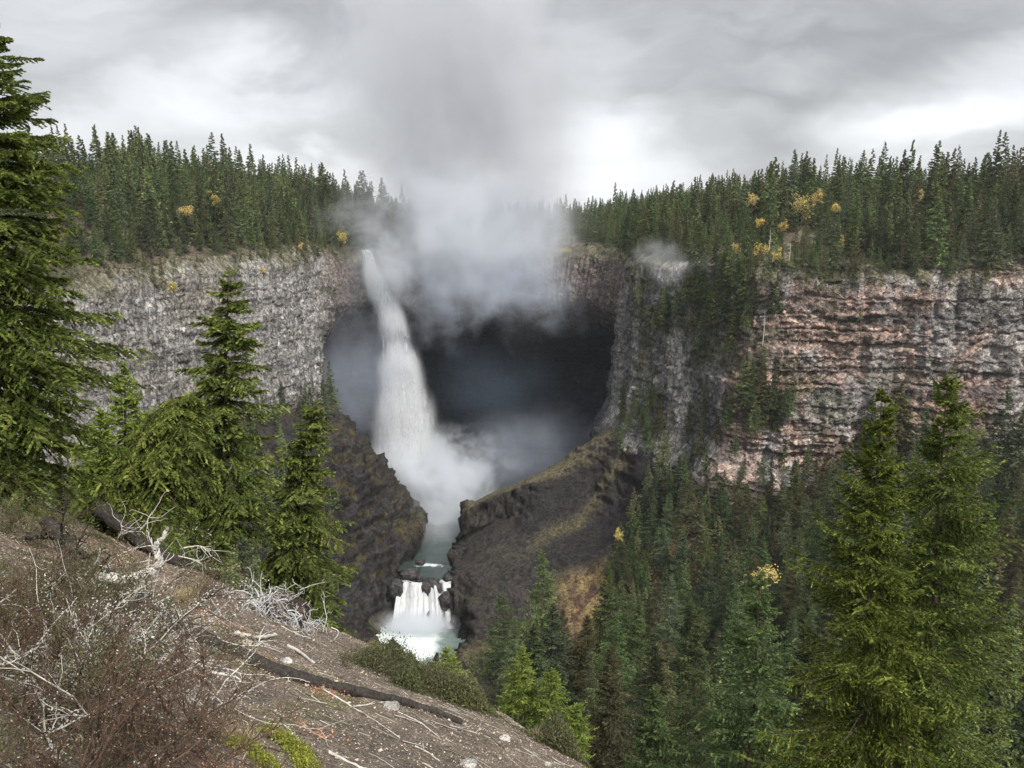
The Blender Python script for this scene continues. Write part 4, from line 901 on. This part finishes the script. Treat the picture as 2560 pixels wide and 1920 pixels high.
near('young_fir', 'pale yellow-green young fir behind the leaning fir, the taller of two', [(124, 540, 27), (125, 440, 27), (125, 360, 27)], 1.7, 35, M_young, nb=140, nbl=16, nlf=9, ll=.16, lw=.055, prof=.8, c0=.06, tb=.01)
near('young_fir', 'pale young fir beside the big left fir, the shorter of two', [(96, 530, 26), (99, 470, 26), (101, 408, 26)], 1.3, 36, M_young, nb=110, nbl=15, nlf=9, ll=.15, lw=.055, prof=.7, c0=.08, tb=.01)
near('fir_tree', 'tall slim fir with ragged upturned boughs, left of the right-hand pair', [(858, 900, 38), (866, 700, 38), (873, 528, 38), (883, 380, 38)], 6.3, 37, M_fir, nb=430, nbl=34, nlf=15, ll=.22, lw=.085, prof=.8, c0=.03, droop=.4, tip=.35, irr=.35, asym=(3.14, .1), up=-.03, gap=.08, tb=.007, tiers=34)
near('fir_tree', 'broad pale-tipped fir, right of the right-hand pair', [(925, 900, 40), (930, 700, 40), (936, 546, 40), (948, 366, 40)], 6.8, 38, M_fir, nb=440, nbl=34, nlf=15, ll=.22, lw=.085, prof=.72, c0=.03, droop=.4, tip=.35, irr=.35, asym=(0, .2), up=-.03, gap=.08, tb=.007, tiers=32)
near('young_fir', 'bright green sapling on the edge, tallest of the small firs', [(521, 722, 18.2), (522, 680, 18.2), (523, 647, 18.2)], .75, 39, M_young, nb=130, nbl=15, nlf=11, ll=.06, lw=.02, prof=.8, c0=.1, tb=.01)
near('young_fir', 'bright green sapling just right of the tallest small fir', [(551, 736, 17.6), (551, 700, 17.6), (553, 669, 17.6)], .75, 40, M_young, nb=130, nbl=15, nlf=11, ll=.06, lw=.02, prof=.7, c0=.05, tb=.01)
near('young_fir', 'lowest bright yellow-green sapling at the right end of the edge', [(574, 756, 17.2), (577, 730, 17.2), (579, 704, 17.2)], .55, 41, M_young, nb=120, nbl=14, nlf=10, ll=.06, lw=.02, prof=.6, c0=.05, tb=.01)
near('young_fir', 'small green sapling behind the junipers under the pool', [(448, 690, 20.5), (447, 668, 20.5), (446, 648, 20.5)], .7, 42, M_young, nb=100, nbl=14, nlf=10, ll=.06, lw=.02, prof=.7, c0=.05, tb=.01)
# ------------------------------------------------------------------ twigs, shrubs and dead wood
def wander(g, p0, d0, n, step, wob, bend=(0, 0, 0)):
    P = [np.asarray(p0, float)]; d = np.asarray(d0, float) / np.linalg.norm(d0)
    for i in range(n):
        d = d + g.normal(size=3) * wob + np.asarray(bend) / n; d /= np.linalg.norm(d); P.append(P[-1] + d * step)
    return np.array(P)
def twigs(g, base, nst, H, spread, r0, lean=(0, 0, 1), sub=6, subsub=4, wob=.16, bspread=.1):
    """a much branched shrub: list of tapered paths"""
    out = []; tips = []
    for i in range(nst):
        d = np.asarray(lean, float) + g.normal(size=3) * spread; h = H * g.uniform(.55, 1.1); b = np.asarray(base) + g.normal(size=3) * [bspread, bspread, 0]
        P = wander(g, b, d, 9, h / 9, wob); out.append((P, np.linspace(r0, r0 * .25, 10)))
        for j in range(sub):
            k = int(g.integers(2, 9)); dd = P[k] - P[k - 1]; dd = dd / np.linalg.norm(dd) + g.normal(size=3) * .6
            Q = wander(g, P[k], dd, 6, h * g.uniform(.25, .5) / 6, wob * 1.2); out.append((Q, np.linspace(r0 * .5, r0 * .15, 7))); tips.append(Q)
            for l in range(subsub):
                k2 = int(g.integers(1, 6)); d3 = Q[k2] - Q[k2 - 1]; d3 = d3 / np.linalg.norm(d3) + g.normal(size=3) * .7
                S = wander(g, Q[k2], d3, 4, h * g.uniform(.1, .22) / 4, wob * 1.3); out.append((S, np.linspace(r0 * .28, r0 * .1, 5))); tips.append(S)
    return out, tips
def leafset(g, pts, n, spread, ll, lw, tm=.5, ts=.2):
    k = g.integers(0, len(pts), n); c = pts[k] + g.normal(size=(n, 3)) * spread; d = g.normal(size=(n, 3)); d /= np.linalg.norm(d, axis=1)[:, None]
    s = g.uniform(.6, 1.4, n); V, Fc = leaves(c, d, ll * s, lw * s, g, 0)
    return V, Fc, np.repeat(np.clip(tm + ts * g.normal(size=n), 0, 1), 4)
def shrub(name, lb, cat, px, py, seed, nst, H, spread, r0, mat, leaf=None, lift=0., depth=None, group=None, lean=(0, 0, 1), part='branches', **kw):
    g = np.random.default_rng(seed); b = hit(px, py) if depth is None else at(px, py, depth)
    P, tips = twigs(g, (0, 0, 0), nst, H, spread, r0, lean, **kw)
    r = empty(name, tuple(b + np.array([0, 0, lift])), 0, lb, cat, group)
    link(part, mesh_np(part, *tubes(P, 3), 4, mat), r)
    for (pn, lm, n, sp_, ll, lw) in leaf or []:
        V, Fc, ti = leafset(g, np.concatenate(tips) if tips else np.concatenate([p[0] for p in P]), n, sp_, ll, lw)
        link(pn, mesh_np(pn, V, Fc, 4, lm, {'tint': ('POINT', 'FLOAT', ti)}), r)
    return r
M_bud = leaf_mat('withered_leaves', (.10, .06, .035), (.24, .16, .10), (.50, .42, .30), .2)
up_r = (.5, .2, .9)
SH = [(4, 790, 4.6, 1.0, 'tangled reddish-brown bush filling the bottom left corner'), (85, 800, 5.4, .95, 'twiggy brown bush right of the corner bush'), (165, 790, 6.0, .85, 'low spreading brown bush at the foot of the lichened branches'),
      (25, 665, 7, .9, 'thick dark brown bush rising in front of the charred stump'), (150, 740, 7, .8, 'open reddish twig bush reaching out over the gravel'), (10, 700, 6.4, .9, 'dense brown bush at the left border under the fir'), (8, 620, 8.0, .7, 'leafy brown bush beside the charred stump'), (110, 730, 6.6, .7, 'brown bush wrapped round the lichened branches')]
for i, (a, b, Y, H, lb) in enumerate(SH):
    shrub('shrub', lb, 'shrub', a, b, 300 + i, 22, H, .5, .008, M_twig, [('leaves', M_bud, 1500, .03, .015, .008), ('lichen_clumps', M_lich, 110, .015, .014, .008)], lean=up_r, sub=7, subsub=5, depth=None, bspread=.35, group='brown leafless bushes in the corner')
for i, (a, b, H, lb) in enumerate([(40, 640, 1.0, 'olive juniper bush caught among the brown twigs'), (78, 630, .8, 'olive-brown juniper patch between the pale dead branches'), (25, 540, .9, 'dark juniper bush at the left border above the brown bushes'), (55, 745, 1.0, 'shadowy green juniper low in the left corner')]):
    shrub('juniper', lb, 'juniper', a, b, 340 + i, 26, H, .6, .008, M_twig, [('foliage', M_junip, 12000, .05, .028, .011)], bspread=.4, sub=7, subsub=4, group='junipers in the left corner')
# mossy, lichen hung branches standing up out of the bushes
def dpt(px, py, lift=0.):
    p = hit(px, py); return (p[1] if p is not None else 99.) - lift
def branches_px(name, lb, cat, polys, mat, seed, base=None, part='limb', sub=0, r_sub=.004, subl=.3, bleed=None, group=None, split=False):
    """polys: list of ([(px,py,depth)...], r0, r1)"""
    g = np.random.default_rng(seed); b = at(*polys[0][0][0]) if base is None else base; root = empty(name, tuple(b), 0, lb, cat, group); allp = []
    for pts, r0, r1 in polys:
        pts = [(a_, b_, min(c_, dpt(a_, b_) - .8 * r0)) for a_, b_, c_ in pts]; P = np.array([at(*p) for p in pts]) - b; t = np.linspace(0, len(P) - 1, len(P) * 4); Q = np.stack([np.interp(t, np.arange(len(P)), P[:, j]) for j in range(3)], 1)
        for _ in range(2): Q[1:-1] = (Q[:-2] + 2 * Q[1:-1] + Q[2:]) / 4
        wb = .25 if part == 'log' else 1
        Q[1:-1] += g.normal(size=Q[1:-1].shape) * r0 * .22 * wb
        R_ = np.linspace(r0, r1, len(Q)) * (1 + .12 * wb * g.normal(size=len(Q))); paths = [(Q, R_)]; allp.append(Q)
        for k in range(sub):
            i = int(g.integers(1, len(Q) - 1)); d = Q[i] - Q[i - 1]; d = d / (np.linalg.norm(d) + 1e-9) + g.normal(size=3) * .8
            S = wander(g, Q[i], d, 6, subl * g.uniform(.4, 1.2) / 6, .22); paths.append((S, np.linspace(r_sub, r_sub * .3, 7))); allp.append(S)
        link(part, mesh_np(part, *tubes(paths, 7), 4, mat, smooth=True), root)
    return root, np.concatenate(allp), g
def hp(lst, lift=.0): return [(a, b, min(dpt(a, b, lift), 19 - lift)) for a, b in lst]
root, ap, g_ = branches_px('lichened_shrub', 'dead shrub of black mossy limbs hung with white lichen, forking in a wide V', 'dead shrub',
    [([(76, 700, 6.6), (67, 683, 6.6), (65, 664, 6.65), (60, 645, 6.7), (57, 626, 6.8), (52, 600, 6.9), (50, 585, 6.9)], .042, .02), ([(76, 700, 6.6), (98, 680, 6.6), (103, 664, 6.6), (108, 650, 6.6), (123, 631, 6.6), (133, 616, 6.6), (146, 606, 6.6), (165, 612, 6.5)], .045, .012),
     ([(76, 695, 6.5), (110, 682, 6.4), (140, 690, 6.3), (190, 693, 6.2)], .02, .008), ([(98, 680, 6.5), (135, 655, 6.3), (165, 630, 6.2), (205, 600, 6.1), (216, 588, 6)], .014, .005), ([(67, 683, 6.5), (88, 690, 6.3), (130, 715, 6.2), (165, 720, 6)], .014, .005),
     ([(108, 650, 6.5), (150, 640, 6.3), (185, 618, 6.2)], .011, .004), ([(76, 700, 6.6), (45, 712, 6.4), (20, 745, 6.2)], .014, .006), ([(98, 680, 6.5), (85, 660, 6.3), (108, 622, 6.2), (118, 600, 6.1)], .012, .004)], M_bark, 51, sub=16, r_sub=.006, subl=.55)
V, Fc, ti = leafset(g_, ap, 5200, .022, .018, .010, .55, .25); link('lichen_clumps', mesh_np('lichen_clumps', V, Fc, 4, M_lich, {'tint': ('POINT', 'FLOAT', ti)}), root)
V, Fc, ti = leafset(g_, ap[:60], 1600, .03, .022, .01, .3, .2); link('moss', mesh_np('moss', V, Fc, 4, M_junip, {'tint': ('POINT', 'FLOAT', ti)}), root)
# the uprooted charred stump with its bleached arm
M_char = bark_mat('charred_wood', (.012, .011, .011), (.07, .06, .052), 14, .8)
D0 = dpt(90, 580) - .35; print('D0', D0)
root, ap, g_ = branches_px('fallen_snag', 'charred uprooted stump throwing out a twisting silver arm that hooks upward', 'dead tree', [
    ([(46, 520, D0 + .3), (61, 538, D0 + .2), (76, 552, D0 + .1), (92, 574, D0), (112, 598, D0 - .05), (135, 618, D0 - .1)], .10, .15), ([(26, 536, D0 + .2), (48, 534, D0 + .25)], .06, .08), ([(74, 552, D0), (62, 575, D0 - .2), (45, 600, D0 - .3)], .11, .03), ([(84, 560, D0), (88, 590, D0 - .1), (100, 615, D0 - .2)], .12, .04), ([(92, 572, D0), (108, 574, D0 - .2), (122, 579, D0 - .2)], .10, .06), ([(66, 560, D0), (92, 556, D0 - .2), (105, 548, D0 - .3)], .05, .02), ([(90, 574, D0), (100, 566, D0 - .3), (110, 556, D0 - .4)], .06, .015),
    ([(61, 541, D0), (62, 520, D0 - .2), (70, 500, D0 - .3)], .018, .006), ([(76, 552, D0), (78, 542, D0 - .2), (86, 534, D0 - .3)], .018, .006)], M_char, 52, sub=5, r_sub=.012, subl=.5)
def extra(root, nm, polys, mat, seed, sub=0, r_sub=.006, subl=.3, sides=8):
    g = np.random.default_rng(seed); b = np.array(root.location)
    for pts, r0, r1 in polys:
        pts = [(a_, b_, min(c_, dpt(a_, b_) - .8 * r0)) for a_, b_, c_ in pts]; P = np.array([at(*p) for p in pts]) - b; t = np.linspace(0, len(P) - 1, len(P) * 4); Q = np.stack([np.interp(t, np.arange(len(P)), P[:, j]) for j in range(3)], 1)
        for _ in range(3): Q[1:-1] = (Q[:-2] + 2 * Q[1:-1] + Q[2:]) / 4
        Q[1:-1] += g.normal(size=Q[1:-1].shape) * r0 * .15; paths = [(Q, np.linspace(r0, r1, len(Q)) * (1 + .1 * g.normal(size=len(Q))))]
        for k in range(sub):
            i = int(g.integers(1, len(Q) - 1)); d = Q[i] - Q[i - 1]; d = d / (np.linalg.norm(d) + 1e-9) + g.normal(size=3) * .8
            paths.append((wander(g, Q[i], d, 6, subl * g.uniform(.4, 1.2) / 6, .22), np.linspace(r_sub, r_sub * .3, 7)))
        link(nm, mesh_np(nm, *tubes(paths, sides), 4, mat, smooth=True), root)
e = D0 - .6
def clampd(polys): return [([(a, b, min(c, dpt(a, b) - .12)) for a, b, c in pts], r0, r1) for pts, r0, r1 in polys]
extra(root, 'bleached_arm', [([(93, 575, D0), (108, 579, e), (123, 580, e), (135, 577, e), (147, 574, e), (156, 570, e), (160, 564, e), (158, 556, e), (155, 550, e), (158, 543, e), (163, 538, e), (167, 528, e)], .085, .028)], M_grey, 61, sub=5, r_sub=.012, subl=.4)
extra(root, 'bleached_branch', [([(124, 581, e), (123, 590, e), (121, 600, e), (128, 606, e), (133, 618, e), (136, 632, e + .1), (138, 645, e)], .035, .012), ([(82, 572, D0 - .2), (80, 588, e), (77, 600, e), (74, 612, e)], .06, .03), ([(90, 576, D0 - .2), (94, 586, e), (90, 598, e), (85, 608, e)], .06, .025),
    ([(146, 574, e), (149, 562, e), (150, 553, e)], .02, .007), ([(85, 575, e), (98, 562, e), (100, 548, e)], .022, .01), ([(63, 610, e), (75, 604, e), (92, 598, e)], .012, .006), ([(155, 550, e), (150, 540, e), (147, 530, e)], .012, .005), ([(76, 612, e), (68, 625, e), (60, 640, e)], .03, .012),
    ([(104, 612, e), (112, 625, e), (120, 645, e), (122, 662, e)], .03, .01)], M_grey, 62, sub=3, r_sub=.008, subl=.3)
# long charred log running down the slope
LG = hp([(138, 600), (163, 619), (190, 633), (213, 643), (240, 656), (271, 669), (310, 682), (345, 690), (380, 697), (410, 704), (440, 713), (462, 722)], .22)
branches_px('fallen_log', 'long charred log lying diagonally down the bare slope', 'log', [(LG, .16, .045)], M_char, 53, part='log')
LG = hp([(98, 508), (112, 519), (128, 532), (146, 545), (166, 556), (186, 566)], .1)
root, ap, g_ = branches_px('fallen_log', 'dark rotting log below the leaning fir', 'log', [(LG, .22, .12)], M_char, 54, part='log')
extra(root, 'branch', [(hp([(178, 556), (195, 560), (206, 567)], .3), .02, .006), (hp([(140, 530), (147, 522), (152, 512)], .5), .02, .006), (hp([(184, 548), (200, 545), (208, 552)], .4), .02, .006), (hp([(118, 538), (122, 530), (120, 520)], .4), .015, .006)], M_grey, 63, sub=8, r_sub=.01, subl=.7)
# silver root ball
g_ = np.random.default_rng(55); cb = hit(285, 622) + np.array([0, -.2, .25]); paths = []
for k in range(120):
    side_ = g_.normal(size=3) * np.array([.9, .5, .55]) + np.array([.25, -.1, .05]); st = g_.normal(size=3) * np.array([.42, .2, .22])
    st[2] -= .45 * st[0]
    P = wander(g_, st, side_, 12, g_.uniform(.35, 1.05) / 12, .42, (0, 0, -.5)); r0 = g_.uniform(.006, .02); paths.append((P, np.linspace(r0, r0 * .3, 13)))
    for j in range(3):
        i = int(g_.integers(2, 11)); S = wander(g_, P[i], (P[i] - P[i - 1]) + g_.normal(size=3) * .05, 7, g_.uniform(.15, .4) / 7, .45); paths.append((S, np.linspace(r0 * .5, r0 * .2, 8)))
rb = empty('root_ball', tuple(cb), 0, 'tangled ball of silver-white roots of an overturned tree on the slope edge', 'root ball')
link('roots', mesh_np('roots', *tubes(paths, 5), 4, M_silver, smooth=True), rb)
mw = boulder('earth_clod', (-.1, .35, -.1), (.55, .35, .38), M_terr, (.10, .075, .055), 9, 24, rb)
extra(rb, 'root_branch', [(hp([(232, 632), (245, 636), (262, 638), (276, 635)], .25), .045, .03), (hp([(288, 646), (300, 652), (315, 664)], .15), .03, .02), (hp([(300, 590), (312, 585), (325, 582)], .5), .014, .004), (hp([(262, 600), (260, 585), (262, 571)], .6), .02, .006)], M_grey, 64)
# brushwood: many bleached bare twigs lying and sticking through the bushes
g_ = np.random.default_rng(57); paths = []; c0 = hit(120, 690)
for k in range(150):
    a_, b_ = g_.normal(112, 60), g_.normal(672, 42); p_ = hit(a_, b_)
    if p_ is None: continue
    d_ = np.array([1, -.35, -.25]) * (1 if g_.random() < .6 else -1) + g_.normal(size=3) * .7; r0 = g_.uniform(.004, .013)
    P = wander(g_, p_ - c0 + [0, -.1, .12 + .25 * g_.random()], d_, 9, g_.uniform(.5, 1.3) / 9, .16); paths.append((P, np.linspace(r0, r0 * .3, 10)))
    for j in range(4):
        i = int(g_.integers(2, 8)); paths.append((wander(g_, P[i], (P[i] - P[i - 1]) / .1 + g_.normal(size=3) * .8, 5, g_.uniform(.1, .35) / 5, .25), np.linspace(r0 * .5, r0 * .2, 6)))
rb = empty('brushwood', tuple(c0), 0, 'loose brushwood of bleached bare branches strewn through the brown bushes', 'brushwood')
link('branches', mesh_np('branches', *tubes(paths, 4), 4, M_grey, smooth=True), rb)
V, Fc, ti = leafset(g_, np.concatenate([p[0] for p in paths]), 5000, .018, .02, .011, .5, .25); link('lichen_clumps', mesh_np('lichen_clumps', V, Fc, 4, M_lich, {'tint': ('POINT', 'FLOAT', ti)}), rb)
# fine grey bush, grass tufts, red leaves, moss, sticks, stones
shrub('shrub', 'fine grey leafless shrub between the charred log and the root ball', 'shrub', 205, 598, 360, 60, .8, .45, .004, M_twig, [('leaves', M_bud, 500, .02, .03, .015)], sub=6, subsub=4, lean=(0, -.1, 1), bspread=.3)
shrub('shrub', 'thin bare twig bush near the edge right of the root ball', 'shrub', 345, 668, 361, 12, .5, .4, .004, M_twig, [('leaves', M_junip, 400, .05, .03, .012)], sub=5, subsub=3, bspread=.02)
for i, (a, b, H, lb) in enumerate([(184, 602, .42, 'pale straw grass tuft beside the grey shrub'), (234, 741, .2, 'thin straw tuft among the moss at the bottom'), (542, 742, .35, 'pale grass tuft below the bright saplings'), (376, 652, .3, 'soft pale grass plume on the edge by the pool')]):
    g_ = np.random.default_rng(400 + i); c = hit(a, b) if hit(a, b) is not None else at(a, b, 18); P = []
    for k in range(150):
        d = np.array([0, 0, 1.]) + g_.normal(size=3) * .35; P.append((wander(g_, g_.normal(size=3) * [.1, .1, 0], d, 4, H * g_.uniform(.5, 1.1) / 4, .12), np.array([.0035, .003, .0025, .002, .001])))
    v, f = tubes(P, 3); tag(link('grass_tuft', mesh_np('grass_tuft', v, f, 4, M_straw, {'tint': ('POINT', 'FLOAT', g_.random(len(v)))}), None, tuple(c)), lb, 'grass tuft', 'dry grass tufts')
for i, (a, b, s, n, lb) in enumerate([(196, 610, .22, 260, 'coral red creeper patch below the grey shrub'), (211, 621, .16, 160, 'small coral red patch touching the larger red patch'), (240, 630, .16, 220, 'orange leafy plant at the end of the bleached root'), (128, 560, .2, 160, 'faint orange leaves under the charred stump'), (113, 562, .12, 70, 'faint red leaves above the silver arm'), (316, 734, .14, 230, 'orange-red plant alone on the gravel slope'),
                                      (321, 694, .12, 120, 'orange leaves against the charred log'), (338, 693, .1, 80, 'smaller orange leaves right along the charred log'), (267, 660, .07, 60, 'tiny red plant above the charred log'), (212, 768, .14, 160, 'dark red plant at the bottom border')]):
    g_ = np.random.default_rng(430 + i); c = hit(a, b); nn = g_.normal(size=(n, 3)) * [s, s * .6, .02]; nn[:, 2] += -.45 * nn[:, 0] - .55 * nn[:, 1] + np.abs(g_.normal(size=n)) * .04
    V, Fc, ti = leafset(g_, nn, int(n * .6), .015, .024, .013); link('leaves', mesh_np('leaves', V, Fc, 4, M_red, {'tint': ('POINT', 'FLOAT', ti)}), empty('red_plant', tuple(c), 0, lb, 'plant', 'red autumn plants'))
def cushion(name, lb, cat, pts, w, n, mat, seed, h=.05, ll=.03, lw=.012, group=None):
    g_ = np.random.default_rng(seed); P = np.array([q_ for q_ in (hit(*p) for p in pts) if q_ is not None]); b = P[0]; t = g_.random(n) * (len(P) - 1); c = np.stack([np.interp(t, np.arange(len(P)), P[:, j]) for j in range(3)], 1)
    off = g_.normal(size=(n, 3)) * [w, w, 0]; c = c + off; c[:, 2] = slope_h(c[:, 0], c[:, 1]) + np.abs(g_.normal(size=n)) * h * np.exp(-(off[:, 0] / w) ** 2 * .5)
    d = g_.normal(size=(n, 3)) * .6 + [0, 0, .8]; d /= np.linalg.norm(d, axis=1)[:, None]; s = g_.uniform(.6, 1.4, n); V, Fc = leaves(c - b, d, ll * s, lw * s, g_, 0)
    return tag(link(name, mesh_np(name, V, Fc, 4, mat, {'tint': ('POINT', 'FLOAT', np.repeat(np.clip(.5 + .22 * g_.normal(size=n), 0, 1), 4))}), None, tuple(b)), lb, cat, group)
for i, (pts, w, n, lb) in enumerate([([(268, 733), (290, 744), (302, 758), (310, 772)], .07, 4200, 'long bright yellow-green moss cushion running down to the bottom border'), ([(234, 747), (252, 750), (264, 760), (272, 770)], .06, 3000, 'shorter yellow-green moss cushion left of the long one'), ([(198, 727), (212, 738)], .06, 1500, 'dull green moss patch under the brown bush'),
                                     ([(75, 512), (88, 524), (98, 538)], .16, 2600, 'dark green moss strip along the upper slope'), ([(150, 598), (175, 606)], .12, 1200, 'faint green moss under the straw grass')]):
    cushion('moss_cushion', lb, 'moss', pts, w, n, M_moss if i < 2 else M_junip, 460 + i, group='moss cushions on the slope')
JN = [([(376, 672), (392, 664), (408, 672)], .3, 4200, 'juniper mat hugging the edge below the pool, first from the root ball'), ([(408, 690), (418, 684)], .16, 2000, 'small dark green juniper ball above the log end'), ([(425, 690), (445, 694), (460, 702)], .28, 4600, 'juniper mat between the log end and the small saplings'),
      ([(470, 706), (492, 708), (512, 718)], .26, 4600, 'juniper mat at the foot of the tallest sapling'), ([(528, 726), (548, 740), (572, 756)], .28, 5200, 'juniper mat under the bright saplings'), ([(585, 762), (600, 770), (615, 775)], .25, 3600, 'last juniper mat at the bottom right end of the slope')]
for i, (pts, w, n, lb) in enumerate(JN):
    pts = [p for p in pts if hit(*p) is not None] or [(560, 750)]
    cushion('juniper_mat', lb, 'juniper', pts, w, n * 5, M_junip, 480 + i, h=.26, ll=.055, lw=.020, group='low junipers along the edge')
def stick(pts, r0, r1, lb, mat, seed, lift=.03, sub=2):
    root, _, _ = branches_px('stick', lb, 'stick', [(hp(pts, lift), r0, r1)], mat, seed, part='stem', sub=sub, r_sub=r0 * .5, subl=.25, group='bleached sticks on the slope'); return root
for i, (pts, r0, r1, lb) in enumerate([([(329, 752), (345, 760), (366, 771)], .018, .012, 'thick pale stick at the bottom border'), ([(323, 689), (340, 699), (356, 709), (378, 722), (400, 738)], .012, .006, 'long thin forked stick below the charred log'), ([(497, 732), (525, 749), (558, 770)], .014, .009, 'longest straight pale stick near the saplings'),
                                       ([(485, 733), (497, 742), (508, 751)], .012, .009, 'dark short stick beside the longest pale stick'), ([(279, 667), (290, 673), (303, 682), (307, 687)], .022, .012, 'white forked stick lying across the charred log'), ([(158, 630), (172, 640), (188, 648), (204, 657)], .022, .01, 'white curved stick under the upper end of the charred log'),
                                       ([(210, 672), (225, 675), (236, 677), (243, 682)], .02, .008, 'pale lichened stick on the gravel left of the charred log'), ([(352, 707), (372, 704), (385, 702)], .012, .006, 'thin stick poking out under the charred log'), ([(398, 712), (420, 722), (440, 738)], .01, .005, 'thin pale stick beyond the white stone'),
                                       ([(455, 692), (466, 702), (476, 716)], .014, .006, 'hooked white stick in front of the juniper mats'), ([(450, 725), (470, 731), (490, 738)], .01, .006, 'grey stick parallel to the slope edge'), ([(232, 734), (260, 745), (290, 754)], .008, .005, 'thin brown stick between the moss cushions'), ([(415, 746), (428, 752), (440, 761)], .009, .006, 'short grey stick low on the gravel'), ([(22, 492), (36, 500), (52, 510)], .03, .02, 'pale stick at the foot of the huge fir'), ([(148, 606), (160, 618), (176, 634)], .02, .01, 'long grey branch lying beside the upper end of the charred log')]):
    stick(pts, r0, r1, lb, M_bark if 'dark' in lb or 'brown' in lb else M_grey, 500 + i)
for i, (a, b, r, lb) in enumerate([(391, 709, .15, 'white egg-shaped stone below the log end'), (286, 663, .12, 'flat white stone just above the charred log'), (402, 686, .11, 'angular white stone beside the small dark juniper'), (246, 645, .12, 'pale flat stone left of the root ball tip'), (29, 500, .12, 'pale stone high on the reddish slope'), (339, 677, .09, 'small pale stone midway to the junipers'), (505, 740, .11, 'white stone above the longest straight stick'),
                                   (468, 767, .14, 'large white stone at the bottom border'), (211, 727, .07, 'white stone at the top of the moss'), (356, 690, .06, 'tiny white stone touching the log'), (258, 645, .06, 'tiny white stone above the log bend'), (548, 766, .07, 'small white stone near the bottom by the longest stick'), (366, 664, .10, 'grey rock on the slope edge under the pool'), (375, 652, .22, 'squared tan rock forming the slope edge'), (340, 632, .20, 'tan rock slab on the edge behind the root ball')]):
    c = hit(a, b)
    if c is None: c = at(a, b + 6, 19)
    tag(boulder('stone', tuple(c + np.array([0, 0, r * .25])), (r * .8, r * .62, r * .4), M_terr, (.50, .47, .43) if 'white' in lb else (.27, .22, .18), 600 + i, 16), lb, 'stone', 'stones on the slope')
# litter nobody could count: pebbles, wood chips, fallen twigs
def on_slope(g_, n, pyb=(500, 790)):
    x = g_.uniform(-15, 3.2, n); y = g_.uniform(3, 21, n) ** 1; z = slope_h(x, y); a, b = proj(np.stack([x, y, z], 1)); k = (a > -20) & (a < 660) & (b < 800); return np.stack([x, y, z], 1)[k]
g_ = np.random.default_rng(91); P = on_slope(g_, 60000); n = len(P); rr = g_.uniform(.004, .012, n) * (1 + 1.5 * (g_.random(n) > .97))
oc = np.array([[1, 0, 0], [0, 1, 0], [-1, 0, 0], [0, -1, 0], [.3, .2, .7], [-.2, -.3, .6]], float); V = P[:, None] + (oc[None] * g_.uniform(.6, 1.4, (n, 6, 1))) * rr[:, None, None]
qf = np.array([[0, 1, 4, 4], [1, 2, 4, 4], [2, 3, 5, 4], [3, 0, 4, 5]]); tri = np.array([[0, 1, 4], [1, 2, 4], [2, 5, 4], [2, 3, 5], [3, 0, 5], [0, 4, 5]])
Fc = (np.arange(n)[:, None, None] * 6 + tri[None]).reshape(-1, 3); cc = np.array([.30, .25, .20]) * g_.uniform(.3, 1.7, (n, 1)); cc = np.clip(cc, 0, .5)
m, nt, o = newmat('pebble_stone'); principled(nt, o, attr(nt, 'col'), .9, .2)
tag(link('gravel', mesh_np('gravel', V.reshape(-1, 3), Fc, 3, m, {'col': ('POINT', 'FLOAT_COLOR', np.repeat(cc, 6, 0))})), 'small pale pebbles and chips strewn over the bare slope', 'gravel', kind='stuff')
P = on_slope(g_, 3000); paths = []
for p in P:
    d = np.array([.75, -.45, 0]) * (1 if g_.random() < .5 else -1) + g_.normal(size=3) * [.5, .5, 0]; d /= np.linalg.norm(d[:2]); l = g_.uniform(.06, .45); q = wander(g_, p, [d[0], d[1], 0], 4, l / 4, .14); q[:, 2] = slope_h(q[:, 0], q[:, 1]) + g_.uniform(.005, .03); paths.append((q, np.linspace(1, .5, 5) * g_.uniform(.002, .006)))
v, f = tubes(paths, 3); tv = np.repeat(g_.random(len(paths)), 15)
m, nt, o = newmat('fallen_twigs'); principled(nt, o, ramp(nt, attr(nt, 'tint', 'Fac'), [(0, (.05, .035, .025)), (.5, (.22, .18, .14)), (1, (.6, .56, .5))]), .9, .1)
tag(link('twig_litter', mesh_np('twig_litter', v, f, 4, m, {'tint': ('POINT', 'FLOAT', tv)})), 'fallen twigs scattered over the bare slope', 'litter', kind='stuff')
